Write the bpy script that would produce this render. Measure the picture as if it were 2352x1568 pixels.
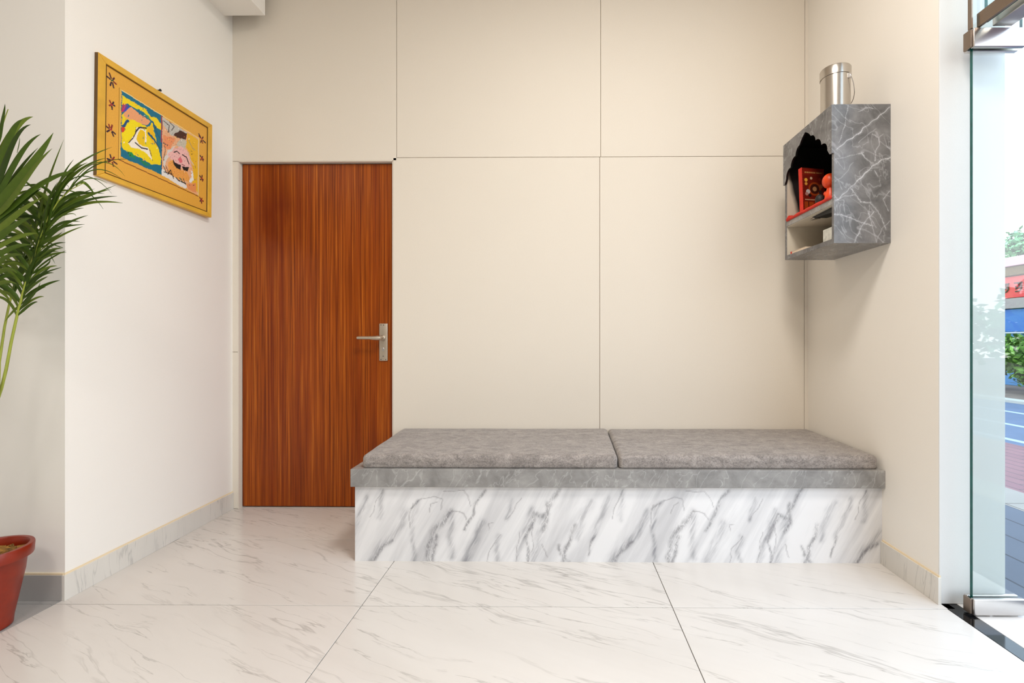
import bpy, bmesh, math, random
import numpy as np
from mathutils import Vector, Matrix, noise

for o in list(bpy.data.objects): bpy.data.objects.remove(o)
S = bpy.context.scene
COL = S.collection

# ------------------------------------------------------------------ camera, world, lights, exposure
cam_data = bpy.data.cameras.new('camera'); cam = bpy.data.objects.new('camera', cam_data); COL.objects.link(cam)
cam.location = (0, -2.837, 1.03)
cam.rotation_euler = (math.pi/2, 0, math.atan(0.010))
cam_data.sensor_width = 36.0
cam_data.lens = 1076.0/2352*36
cam_data.shift_x = -(1267.2-1176)/2352
cam_data.shift_y = -(784-780)/2352
cam_data.clip_start = 0.02
S.camera = cam
S.view_settings.view_transform = 'Standard'
S.view_settings.look = 'None'
S.view_settings.gamma = 1.0
S.view_settings.use_curve_mapping = False
S.view_settings.exposure = 0.36

W = bpy.data.worlds.new('sky'); S.world = W; W.use_nodes = True
nt = W.node_tree; nt.nodes.clear()
out = nt.nodes.new('ShaderNodeOutputWorld'); bg = nt.nodes.new('ShaderNodeBackground')
tc = nt.nodes.new('ShaderNodeTexCoord'); sx = nt.nodes.new('ShaderNodeSeparateXYZ'); cr = nt.nodes.new('ShaderNodeValToRGB')
nt.links.new(tc.outputs['Generated'], sx.inputs[0]); nt.links.new(sx.outputs['Z'], cr.inputs[0])
cr.color_ramp.elements[0].position = 0.0; cr.color_ramp.elements[0].color = (0.99, 0.985, 0.98, 1)
cr.color_ramp.elements[1].position = 0.5; cr.color_ramp.elements[1].color = (0.56, 0.72, 0.92, 1)
nt.links.new(cr.outputs[0], bg.inputs[0]); bg.inputs[1].default_value = 3.2
nt.links.new(bg.outputs[0], out.inputs[0])

def area(name, loc, rot, sx_, sy_, power, color=(1, 1, 1)):
    l = bpy.data.lights.new(name, 'AREA'); l.shape = 'RECTANGLE'; l.size = sx_; l.size_y = sy_
    l.energy = power; l.color = color
    o = bpy.data.objects.new(name, l); COL.objects.link(o); o.location = loc; o.rotation_euler = rot
    return o
# sky portal in the glazed frontage (emits nothing itself, only guides sampling)
portal = area('frontage_portal', (1.9, -2.8, 1.7), (0, math.radians(90), 0), 3.3, 3.5, 1)
portal.data.cycles.is_portal = True

# ------------------------------------------------------------------ helpers
def lin(c):
    r = []
    for v in c[:3]:
        v = v/255.0
        r.append(v/12.92 if v <= 0.04045 else ((v+0.055)/1.055)**2.4)
    return tuple(r)+(1.0,)

class NT:
    def __init__(s, name):
        s.m = bpy.data.materials.new(name); s.m.use_nodes = True
        s.t = s.m.node_tree; s.t.nodes.clear()
        s.out = s.t.nodes.new('ShaderNodeOutputMaterial')
    def n(s, kind, **kw):
        nd = s.t.nodes.new(kind)
        for k, v in kw.items():
            if k.startswith('i_'): nd.inputs[k[2:].replace('_', ' ')].default_value = v
            else: setattr(nd, k, v)
        return nd
    def l(s, a, b): s.t.links.new(a, b)
    def coord(s, loc=(0,0,0), rot=(0,0,0), scale=(1,1,1), src='Object'):
        t = s.n('ShaderNodeTexCoord'); m = s.n('ShaderNodeMapping')
        m.inputs['Location'].default_value = loc; m.inputs['Rotation'].default_value = rot; m.inputs['Scale'].default_value = scale
        s.l(t.outputs[src], m.inputs[0]); return m.outputs[0]
    def noise(s, vec, scale, detail=4, rough=.5, dist=0):
        n = s.n('ShaderNodeTexNoise'); n.inputs['Scale'].default_value = scale; n.inputs['Detail'].default_value = detail
        n.inputs['Roughness'].default_value = rough; n.inputs['Distortion'].default_value = dist
        if vec is not None: s.l(vec, n.inputs['Vector'])
        return n.outputs['Fac']
    def ramp(s, fac, stops, interp='LINEAR'):
        r = s.n('ShaderNodeValToRGB'); e = r.color_ramp; e.interpolation = interp
        while len(e.elements) < len(stops): e.elements.new(0.5)
        for i, (p, c) in enumerate(stops):
            e.elements[i].position = p; e.elements[i].color = c if len(c) == 4 else tuple(c)+(1,)
        s.l(fac, r.inputs[0]); return r.outputs[0]
    def mix(s, fac, a, b, mode='MIX'):
        m = s.n('ShaderNodeMix', data_type='RGBA', blend_type=mode)
        for sock, v in ((m.inputs[0], fac), (m.inputs[6], a), (m.inputs[7], b)):
            if hasattr(v, 'links'): s.l(v, sock)
            else: sock.default_value = v
        return m.outputs[2]
    def math(s, op, a, b=0.0, c=0.0):
        m = s.n('ShaderNodeMath', operation=op)
        for i, v in enumerate((a, b, c)):
            if hasattr(v, 'links'): s.l(v, m.inputs[i])
            else: m.inputs[i].default_value = v
        return m.outputs[0]
    def bump(s, h, strength=.2, dist=.002):
        b = s.n('ShaderNodeBump'); b.inputs['Strength'].default_value = strength; b.inputs['Distance'].default_value = dist
        s.l(h, b.inputs['Height']); return b.outputs[0]
    def bsdf(s, color, rough=.5, metal=0, normal=None, spec=.5, coat=0, **kw):
        b = s.n('ShaderNodeBsdfPrincipled')
        for sock, v in (('Base Color', color), ('Roughness', rough), ('Metallic', metal), ('Specular IOR Level', spec), ('Coat Weight', coat)):
            if hasattr(v, 'links'): s.l(v, b.inputs[sock])
            else: b.inputs[sock].default_value = v
        for k, v in kw.items(): b.inputs[k.replace('_', ' ')].default_value = v
        if normal is not None: s.l(normal, b.inputs['Normal'])
        s.l(b.outputs[0], s.out.inputs[0]); return b

def G(v): return (v, v, v, 1)
M = {}
def simple(name, rgb, rough=.5, metal=0, var=.06, scale=30, bump=0, spec=.5, **kw):
    t = NT(name); c = lin(rgb); v = t.coord()
    n = t.noise(v, scale, 5)
    col = t.mix(t.ramp(n, [(.3, G(0)), (.7, G(1))]), tuple(x*(1-var) for x in c[:3])+(1,), tuple(min(1, x*(1+var)) for x in c[:3])+(1,))
    nm = t.bump(t.noise(v, scale*4, 3), bump, .001) if bump else None
    t.bsdf(col, rough, metal, nm, spec, **kw); M[name] = t.m; return t.m

# painted plaster / laminate walls
def plaster(name, rgb, speck=.03, speck_scale=700, bump=.06):
    t = NT(name); c = lin(rgb); v = t.coord()
    a = t.noise(v, 2.2, 3); b = t.noise(v, speck_scale, 2, .6)
    c1 = t.mix(t.ramp(a, [(.35, G(0)), (.65, G(1))]), tuple(x*.985 for x in c[:3])+(1,), c)
    c2 = t.mix(t.ramp(b, [(.38, G(1)), (.62, G(0))]), c1, tuple(x*(1-speck) for x in c[:3])+(1,))
    t.bsdf(c2, .62, 0, t.bump(b, bump, .001), .25); M[name] = t.m
plaster('wall_white', (246, 241, 233))
plaster('wall_beige', (232, 222, 207), .10, 420, .12)
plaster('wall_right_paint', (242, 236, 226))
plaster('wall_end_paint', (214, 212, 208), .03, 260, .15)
plaster('groove', (196, 182, 158))
plaster('lobby_paint', (205, 198, 188))
plaster('ceiling_paint', (236, 222, 204))
plaster('paint_bead', (232, 212, 178))

# floor marble: fine oblique grey veins, each tile shifted
def floor_marble(name, base, vein, soft, rough=.16, spec=.5):
    t = NT(name)
    g = t.n('ShaderNodeNewGeometry'); tcn = t.n('ShaderNodeTexCoord')
    off = t.n('ShaderNodeVectorMath', operation='SCALE'); comb = t.n('ShaderNodeCombineXYZ')
    t.l(g.outputs['Random Per Island'], comb.inputs[0]); comb.inputs[1].default_value = 0; 
    t.l(t.math('MULTIPLY', g.outputs['Random Per Island'], 3.1), comb.inputs[2])
    t.l(comb.outputs[0], off.inputs[0]); off.inputs['Scale'].default_value = 3.0
    add = t.n('ShaderNodeVectorMath', operation='ADD'); t.l(tcn.outputs['Object'], add.inputs[0]); t.l(off.outputs[0], add.inputs[1])
    wn = t.n('ShaderNodeTexNoise'); wn.inputs['Scale'].default_value = 2.0; wn.inputs['Detail'].default_value = 3; t.l(add.outputs[0], wn.inputs['Vector'])
    ws = t.n('ShaderNodeVectorMath', operation='MULTIPLY_ADD'); t.l(wn.outputs['Color'], ws.inputs[0]); ws.inputs[1].default_value = (.11, .11, .0); t.l(add.outputs[0], ws.inputs[2])
    def mapped(rz, sc, loc=(0, 0, 0)):
        m = t.n('ShaderNodeMapping'); m.inputs['Rotation'].default_value = (0, 0, rz); m.inputs['Scale'].default_value = sc; m.inputs['Location'].default_value = loc
        r = t.n('ShaderNodeMapping'); r.inputs['Rotation'].default_value = (0, 0, rz)
        t.l(ws.outputs[0], r.inputs[0]); m.inputs['Rotation'].default_value = (0, 0, 0); t.l(r.outputs[0], m.inputs[0]); return m.outputs[0]
    v1 = mapped(.46, (.75, 7.0, 1)); v2 = mapped(.40, (1.3, 15, 1), (3, 5, 1)); v3 = mapped(.46, (.6, 3.2, 1), (7, 1, 2))
    def ridge(vec, sc, w, det=5):
        n = t.noise(vec, sc, det, .55)
        d = t.math('ABSOLUTE', t.math('SUBTRACT', n, .5))
        return t.ramp(d, [(0, G(1)), (w, G(0))])
    r1 = ridge(v1, 1.0, .014); r2 = ridge(v2, 1.3, .016)
    msk = t.ramp(t.noise(v3, 1.6, 3), [(.46, G(0)), (.62, G(1))])
    msk2 = t.ramp(t.noise(v1, 2.3, 2), [(.45, G(0)), (.6, G(1))])
    cloud = t.ramp(t.noise(v3, 1.5, 6, .6), [(.35, G(0)), (.75, G(1))])
    c = t.mix(t.math('MULTIPLY', cloud, .5), lin(base), lin(soft))
    c = t.mix(t.math('MULTIPLY', t.math('MULTIPLY', r1, msk), .46), c, lin(vein))
    c = t.mix(t.math('MULTIPLY', t.math('MULTIPLY', r2, msk2), .5), c, lin(vein))
    t.bsdf(c, rough, 0, None, spec); M[name] = t.m
floor_marble('floor_marble', (217, 211, 204), (140, 133, 126), (201, 194, 186))
floor_marble('skirting_marble', (224, 219, 210), (160, 157, 152), (204, 200, 193), .35)
floor_marble('grey_marble_floor', (168, 164, 160), (112, 110, 109), (148, 145, 142), .3)
simple('grout', (112, 94, 74), .8)
simple('black_granite', (14, 15, 17), .08, var=.5, scale=200)

# bench cladding: white marble with drawn vein field
def bench_marble():
    t = NT('bench_marble'); a = t.n('ShaderNodeAttribute', attribute_name='vein')
    sep = t.n('ShaderNodeSeparateColor'); t.l(a.outputs['Color'], sep.inputs[0])
    r = t.coord(rot=(0, math.radians(-28), 0)); m = t.n('ShaderNodeMapping'); m.inputs['Scale'].default_value = (1, 1, .10); t.l(r, m.inputs[0])
    fib = t.noise(m.outputs[0], 85, 6, .7, .5); fib2 = t.noise(m.outputs[0], 9, 5, .6, .4); fine = t.noise(t.coord(rot=(0, math.radians(-28), 0), scale=(1, 1, .5)), 75, 6, .75, 1.4)
    soft = t.math('MULTIPLY', sep.outputs[1], t.ramp(fib, [(.38, G(.15)), (.60, G(1))]))
    ambient = t.math('MULTIPLY', t.ramp(fib2, [(.44, G(0)), (.68, G(1))]), .55)
    soft = t.math('ADD', soft, ambient)
    brk = t.math('MULTIPLY', t.ramp(fine, [(.36, G(0)), (.52, G(1))]), t.ramp(fib, [(.3, G(.25)), (.55, G(1))]))
    dark = t.math('MULTIPLY', sep.outputs[0], brk)
    thin = t.math('MULTIPLY', sep.outputs[2], t.ramp(fine, [(.3, G(.2)), (.5, G(1))]))
    c = t.mix(t.math('MULTIPLY', soft, .8), lin((231, 229, 228)), lin((146, 145, 149)))
    c = t.mix(t.math('MULTIPLY', dark, .78), c, lin((96, 93, 98)))
    c = t.mix(t.math('MULTIPLY', thin, .85), c, lin((118, 112, 116)))
    t.bsdf(c, .22, 0, None, .5); M['bench_marble'] = t.m
bench_marble()

# dark grey marble laminate with pale veins
def grey_marble(name, base, dark, vein, sc=1.0, use_attr=False, rough=.32, rot=(0.3, 0.6, 0.4)):
    t = NT(name); v = t.coord(rot=rot)
    wn = t.n('ShaderNodeTexNoise'); wn.inputs['Scale'].default_value = 5*sc; wn.inputs['Detail'].default_value = 3; t.l(v, wn.inputs['Vector'])
    ws = t.n('ShaderNodeVectorMath', operation='MULTIPLY_ADD'); t.l(wn.outputs['Color'], ws.inputs[0]); ws.inputs[1].default_value = (.12, .12, .12); t.l(v, ws.inputs[2])
    cloud = t.noise(v, 9*sc, 7, .65, .5)
    c = t.mix(t.ramp(cloud, [(.35, G(0)), (.68, G(1))]), lin(dark), lin(base))
    def ridge(vec, s, w):
        d = t.math('ABSOLUTE', t.math('SUBTRACT', t.noise(vec, s, 3, .5, .4), .5)); return t.ramp(d, [(0, G(1)), (w, G(0))])
    m = t.n('ShaderNodeMapping'); m.inputs['Scale'].default_value = (1, 1, .35); t.l(ws.outputs[0], m.inputs[0])
    r1 = ridge(m.outputs[0], 7*sc, .012); r2 = ridge(m.outputs[0], 16*sc, .018)
    mk = t.ramp(t.noise(v, 6*sc, 2), [(.48, G(0)), (.6, G(1))])
    c = t.mix(t.math('MULTIPLY', t.math('MULTIPLY', r1, mk), .32), c, lin(vein))
    c = t.mix(t.math('MULTIPLY', r2, .22), c, lin(vein))
    if use_attr:
        a = t.n('ShaderNodeAttribute', attribute_name='vein'); sep = t.n('ShaderNodeSeparateColor'); t.l(a.outputs['Color'], sep.inputs[0])
        brk = t.ramp(t.noise(t.coord(), 60, 4, .6), [(.3, G(.3)), (.55, G(1))])
        c = t.mix(t.math('MULTIPLY', sep.outputs[0], brk), c, lin(vein))
        c = t.mix(t.math('MULTIPLY', sep.outputs[1], .45), c, lin(vein))
    t.bsdf(c, rough, 0, None, .5); M[name] = t.m
grey_marble('slab_marble', (160, 157, 153), (126, 123, 120), (222, 220, 217), 1.0, rot=(.3, -.5, .4))
grey_marble('cabinet_marble', (126, 124, 124), (84, 83, 83), (205, 205, 208), .9, True, .24)

def wood():
    t = NT('teak_laminate')
    v = t.coord(scale=(1, 1, .012)); warp = t.noise(t.coord(scale=(1, 1, .5)), 3, 2)
    n1 = t.noise(v, 95, 5, .55, .3); n2 = t.noise(v, 26, 4, .6); n3 = t.noise(v, 320, 2, .5)
    c = t.ramp(n1, [(.30, lin((94, 36, 2))), (.44, lin((144, 66, 8))), (.55, lin((166, 80, 14))), (.70, lin((196, 110, 32)))])
    c = t.mix(t.ramp(n2, [(.35, G(.65)), (.60, G(0))]), c, lin((122, 42, 4)))
    c = t.mix(t.ramp(n3, [(.35, G(.35)), (.6, G(0))]), c, lin((70, 22, 4)))
    # soft reddish darker patch on the upper part of the leaf
    tcn = t.n('ShaderNodeTexCoord'); d = t.n('ShaderNodeVectorMath', operation='SUBTRACT'); t.l(tcn.outputs['Object'], d.inputs[0]); d.inputs[1].default_value = (-1.71, 0, 1.77)
    sc = t.n('ShaderNodeVectorMath', operation='MULTIPLY'); t.l(d.outputs[0], sc.inputs[0]); sc.inputs[1].default_value = (4.6, 0, 3.0)
    ln = t.n('ShaderNodeVectorMath', operation='LENGTH'); t.l(sc.outputs[0], ln.inputs[0])
    st = t.math('MULTIPLY', t.ramp(ln.outputs['Value'], [(.1, G(1)), (1, G(0))], 'EASE'), t.ramp(t.noise(t.coord(scale=(1, 1, .5)), 9, 3), [(.3, G(.4)), (.6, G(1))]))
    c = t.mix(t.math('MULTIPLY', st, .62), c, lin((92, 18, 4)))
    t.bsdf(c, .30, 0, t.bump(n1, .05, .001), .25); M['teak_laminate'] = t.m
wood()

def fabric():
    t = NT('grey_fabric'); v = t.coord()
    cl = t.noise(t.coord(scale=(1, 1.6, 1.6)), 14, 6, .65, 1.2); fi = t.noise(v, 170, 4, .7, .8); w = t.noise(v, 620, 2, .6)
    d = t.math('ABSOLUTE', t.math('SUBTRACT', t.noise(t.coord(scale=(.6, 1.3, 1.3)), 48, 2, .5, 2.2), .5))
    cre = t.ramp(d, [(0, G(1)), (.035, G(0))])
    c = t.mix(t.ramp(cl, [(.32, G(0)), (.68, G(1))]), lin((124, 116, 110)), lin((174, 164, 156)))
    c = t.mix(t.ramp(fi, [(.35, G(.6)), (.55, G(0))]), c, lin((84, 80, 82)))
    c = t.mix(t.math('MULTIPLY', cre, .4), c, lin((190, 181, 174)))
    h = t.math('ADD', t.math('MULTIPLY', cre, .5), t.math('ADD', fi, t.math('MULTIPLY', w, .5)))
    t.bsdf(c, .85, 0, t.bump(h, .35, .002), .2, Sheen_Weight=.25); M['grey_fabric'] = t.m
fabric()

def brushed(name, rgb, rough=.28, axis=(1, 1, 40)):
    t = NT(name); c = lin(rgb); n = t.noise(t.coord(scale=axis), 20, 3)
    t.bsdf(t.mix(n, tuple(x*.88 for x in c[:3])+(1,), c), rough, 1.0, t.bump(n, .03, .001)); M[name] = t.m
brushed('brushed_steel', (205, 200, 196)); brushed('can_steel', (200, 194, 186), .24); brushed('satin_nickel', (206, 194, 178), .4, (40, 1, 1))
brushed('channel_steel', (150, 134, 120), .4)

def glass():
    t = NT('clear_glass'); tr = t.n('ShaderNodeBsdfTransparent'); tr.inputs[0].default_value = (.945, .975, .970, 1)
    gl = t.n('ShaderNodeBsdfGlossy'); gl.inputs['Roughness'].default_value = 0.0; gl.inputs[0].default_value = (1, 1, 1, 1)
    fr = t.n('ShaderNodeFresnel'); gm = t.n('ShaderNodeNewGeometry'); t.l(t.math('MULTIPLY_ADD', gm.outputs['Backfacing'], -.83333, 1.5), fr.inputs[0])
    mx = t.n('ShaderNodeMixShader'); t.l(fr.outputs[0], mx.inputs[0]); t.l(tr.outputs[0], mx.inputs[1]); t.l(gl.outputs[0], mx.inputs[2]); t.l(mx.outputs[0], t.out.inputs[0])
    M['clear_glass'] = t.m
glass()
simple('glass_edge', (12, 84, 78), .15, var=.2)
simple('rubber_black', (22, 22, 22), .6)
simple('frame_ochre', (224, 172, 58), .42, var=.10, scale=14)
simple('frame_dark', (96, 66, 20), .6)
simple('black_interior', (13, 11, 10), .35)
simple('cream_laminate', (212, 202, 184), .5, var=.02)
simple('cloth_red', (205, 44, 22), .7, var=.15)
simple('figure_orange', (226, 72, 20), .38, var=.15)
simple('book_spine_white', (220, 214, 205), .6)
simple('paper_cream', (235, 214, 190), .7)
simple('carton_white', (205, 203, 192), .6, var=.2, scale=60)
simple('pot_red', (132, 34, 8), .34, var=.12, scale=26)
simple('soil', (58, 38, 20), .95, var=.5, scale=80, bump=.6)
simple('bark', (132, 92, 34), .8, var=.6, scale=60, bump=.5)
simple('stem_green', (150, 158, 58), .45, var=.15, scale=20)
simple('gold', (205, 150, 60), .35, .6)

def leafmat():
    t = NT('palm_green'); g = t.n('ShaderNodeNewGeometry')
    c = t.ramp(g.outputs['Random Per Island'], [(0, lin((52, 74, 20))), (.5, lin((78, 104, 30))), (1, lin((118, 138, 48)))])
    n = t.noise(t.coord(), 60, 3); c = t.mix(t.math('MULTIPLY', n, .35), c, lin((34, 52, 14)))
    b = t.bsdf(c, .42, 0, None, .4)
    tl = t.n('ShaderNodeBsdfTranslucent'); t.l(c, tl.inputs[0]); mx = t.n('ShaderNodeMixShader'); mx.inputs[0].default_value = .25
    t.l(b.outputs[0], mx.inputs[1]); t.l(tl.outputs[0], mx.inputs[2]); t.l(mx.outputs[0], t.out.inputs[0]); M['palm_green'] = t.m
leafmat()
def attr_mat(name, attr, rough=.5):
    t = NT(name); a = t.n('ShaderNodeAttribute', attribute_name=attr); n = t.noise(t.coord(), 300, 3, .6)
    c = t.mix(t.ramp(n, [(.35, G(.14)), (.6, G(0))]), a.outputs['Color'], lin((70, 50, 30))); t.bsdf(c, rough, 0, None, .35); M[name] = t.m
attr_mat('painted_panel', 'art'); attr_mat('book_cover', 'art', .3)

# ------------------------------------------------------------------ object helpers
def tag(o, label=None, cat=None, group=None, kind=None):
    if label: o['label'] = label
    if cat: o['category'] = cat
    if group: o['group'] = group
    if kind: o['kind'] = kind
    return o
def struct(o): o['kind'] = 'structure'; return o
def empty(name, loc, label, cat, group=None):
    o = bpy.data.objects.new(name, None); o.location = loc; o.empty_display_size = .05; COL.objects.link(o); bpy.context.view_layer.update()
    return tag(o, label, cat, group)
def link(name, bm, mats, parent=None, smooth=False, recalc=True):
    if recalc: bmesh.ops.recalc_face_normals(bm, faces=bm.faces)
    me = bpy.data.meshes.new(name); bm.to_mesh(me); bm.free()
    for m in (mats if isinstance(mats, (list, tuple)) else [mats]): me.materials.append(M[m] if isinstance(m, str) else m)
    if smooth:
        for p in me.polygons: p.use_smooth = True
    o = bpy.data.objects.new(name, me); COL.objects.link(o)
    if parent is not None:
        o.parent = parent; bpy.context.view_layer.update(); o.matrix_parent_inverse = parent.matrix_world.inverted()
    return o
def box(bm, x0, x1, y0, y1, z0, z1, bev=0, seg=2, mi=0):
    vs = [bm.verts.new((x, y, z)) for x in (x0, x1) for y in (y0, y1) for z in (z0, z1)]
    fs = [bm.faces.new([vs[i] for i in q]) for q in ((0, 1, 3, 2), (4, 6, 7, 5), (0, 4, 5, 1), (2, 3, 7, 6), (0, 2, 6, 4), (1, 5, 7, 3))]
    for f in fs: f.material_index = mi
    if bev:
        es = set(e for f in fs for e in f.edges)
        r = bmesh.ops.bevel(bm, geom=list(es), offset=bev, segments=seg, profile=.5, affect='EDGES', clamp_overlap=True)
    return fs
def hexa(bm, pts, bev=0, mi=0):
    """8 points: bottom 4 ccw then top 4 ccw"""
    vs = [bm.verts.new(p) for p in pts]
    fs = [bm.faces.new([vs[i] for i in q]) for q in ((0, 3, 2, 1), (4, 5, 6, 7), (0, 1, 5, 4), (1, 2, 6, 5), (2, 3, 7, 6), (3, 0, 4, 7))]
    for f in fs: f.material_index = mi
    if bev: bmesh.ops.bevel(bm, geom=list(set(e for f in fs for e in f.edges)), offset=bev, segments=2, profile=.5, affect='EDGES')
def prism(bm, pts, z0, z1):
    b = [bm.verts.new((x, y, z0)) for x, y in pts]; t = [bm.verts.new((x, y, z1)) for x, y in pts]
    n = len(pts); bm.faces.new(b[::-1]); bm.faces.new(t)
    for i in range(n): bm.faces.new([b[i], b[(i+1) % n], t[(i+1) % n], t[i]])
def tube(bm, pts, r, seg=10, cap=True, mi=0):
    pts = [Vector(p) for p in pts]; rings = []
    n = len(pts); rr = r if isinstance(r, (list, tuple)) else [r]*n
    up = Vector((0, 0, 1))
    for i, p in enumerate(pts):
        d = (pts[min(i+1, n-1)]-pts[max(i-1, 0)]).normalized()
        u = up if abs(d.dot(up)) < .95 else Vector((0, 1, 0))
        a = d.cross(u).normalized(); b = d.cross(a).normalized()
        rings.append([bm.verts.new(p+a*rr[i]*math.cos(k*2*math.pi/seg)+b*rr[i]*math.sin(k*2*math.pi/seg)) for k in range(seg)])
    for i in range(n-1):
        for k in range(seg):
            f = bm.faces.new([rings[i][k], rings[i][(k+1) % seg], rings[i+1][(k+1) % seg], rings[i+1][k]]); f.material_index = mi
    if cap:
        bm.faces.new(rings[0][::-1]).material_index = mi; bm.faces.new(rings[-1]).material_index = mi
def lathe(bm, prof, cx, cy, seg=64, mi=0):
    rings = []
    for r, z in prof:
        if r < 1e-5: rings.append([bm.verts.new((cx, cy, z))])
        else: rings.append([bm.verts.new((cx+r*math.cos(k*2*math.pi/seg), cy+r*math.sin(k*2*math.pi/seg), z)) for k in range(seg)])
    for a, b in zip(rings, rings[1:]):
        if len(a) == 1 and len(b) == 1: continue
        for k in range(seg):
            k2 = (k+1) % seg
            if len(a) == 1: f = bm.faces.new([a[0], b[k], b[k2]])
            elif len(b) == 1: f = bm.faces.new([a[k], a[k2], b[0]])
            else: f = bm.faces.new([a[k], a[k2], b[k2], b[k]])
            f.material_index = mi
def smooth_by_angle(o, ang=35):
    for p in o.data.polygons: p.use_smooth = True
    o.data.set_sharp_from_angle(angle=math.radians(ang))
def grid_plate(name, origin, U, V, w, h, nx, ny, thick, mat, parent, attr, fn, default=(0, 0, 0, 1)):
    """flat plate whose front is a fine grid carrying a colour attribute from fn(u, v) -> (N,4)"""
    origin, U, V = Vector(origin), Vector(U), Vector(V); N = U.cross(V).normalized()
    us = np.linspace(0, w, nx+1); vs = np.linspace(0, h, ny+1)
    uu, vv = np.meshgrid(us, vs, indexing='ij')
    P = np.array(origin)+uu[..., None]*np.array(U)+vv[..., None]*np.array(V); P = P.reshape(-1, 3)
    idx = lambda i, j: i*(ny+1)+j
    faces = [(idx(i, j), idx(i+1, j), idx(i+1, j+1), idx(i, j+1)) for i in range(nx) for j in range(ny)]
    n0 = len(P); c = [origin, origin+U*w, origin+U*w+V*h, origin+V*h]
    back = [np.array(p-N*thick) for p in c]; P = np.vstack([P, np.array(back)])
    b = [n0, n0+1, n0+2, n0+3]
    faces.append((b[3], b[2], b[1], b[0]))
    faces.append(tuple([b[0], b[1]]+[idx(i, 0) for i in range(nx, -1, -1)])); faces.append(tuple([b[1], b[2]]+[idx(nx, j) for j in range(ny, -1, -1)]))
    faces.append(tuple([b[2], b[3]]+[idx(i, ny) for i in range(0, nx+1)])); faces.append(tuple([b[3], b[0]]+[idx(0, j) for j in range(0, ny+1)]))
    me = bpy.data.meshes.new(name); me.from_pydata([tuple(p) for p in P], [], faces); me.materials.append(M[mat])
    ca = me.color_attributes.new(attr, 'FLOAT_COLOR', 'POINT')
    colr = np.vstack([fn(uu.ravel(), vv.ravel()), np.tile(default, (4, 1))]).astype(np.float32)
    ca.data.foreach_set('color', colr.ravel())
    o = bpy.data.objects.new(name, me); COL.objects.link(o)
    if parent is not None:
        o.parent = parent; bpy.context.view_layer.update(); o.matrix_parent_inverse = parent.matrix_world.inverted()
    return o
def seg_dist(x, y, pts):
    d = np.full(x.shape, 9e9)
    for (ax, ay), (bx, by) in zip(pts, pts[1:]):
        vx, vy = bx-ax, by-ay; L2 = vx*vx+vy*vy+1e-12
        t = np.clip(((x-ax)*vx+(y-ay)*vy)/L2, 0, 1); d = np.minimum(d, np.hypot(x-ax-t*vx, y-ay-t*vy))
    return d
def in_poly(x, y, pts):
    r = np.zeros(x.shape, bool); n = len(pts)
    for i in range(n):
        x1, y1 = pts[i]; x2, y2 = pts[(i+1) % n]
        if y1 == y2: continue
        c = ((y1 > y) != (y2 > y)) & (x < (x2-x1)*(y-y1)/(y2-y1)+x1); r ^= c
    return r
def wob(x, y, a=1.0, f=1.0, seed=0.0):
    return a*(np.sin(x*31*f+y*17*f+seed)*.5+np.sin(x*67*f-y*53*f+1.3+seed)*.3+np.sin(x*143*f+y*121*f+2.1+seed)*.2)

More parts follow.
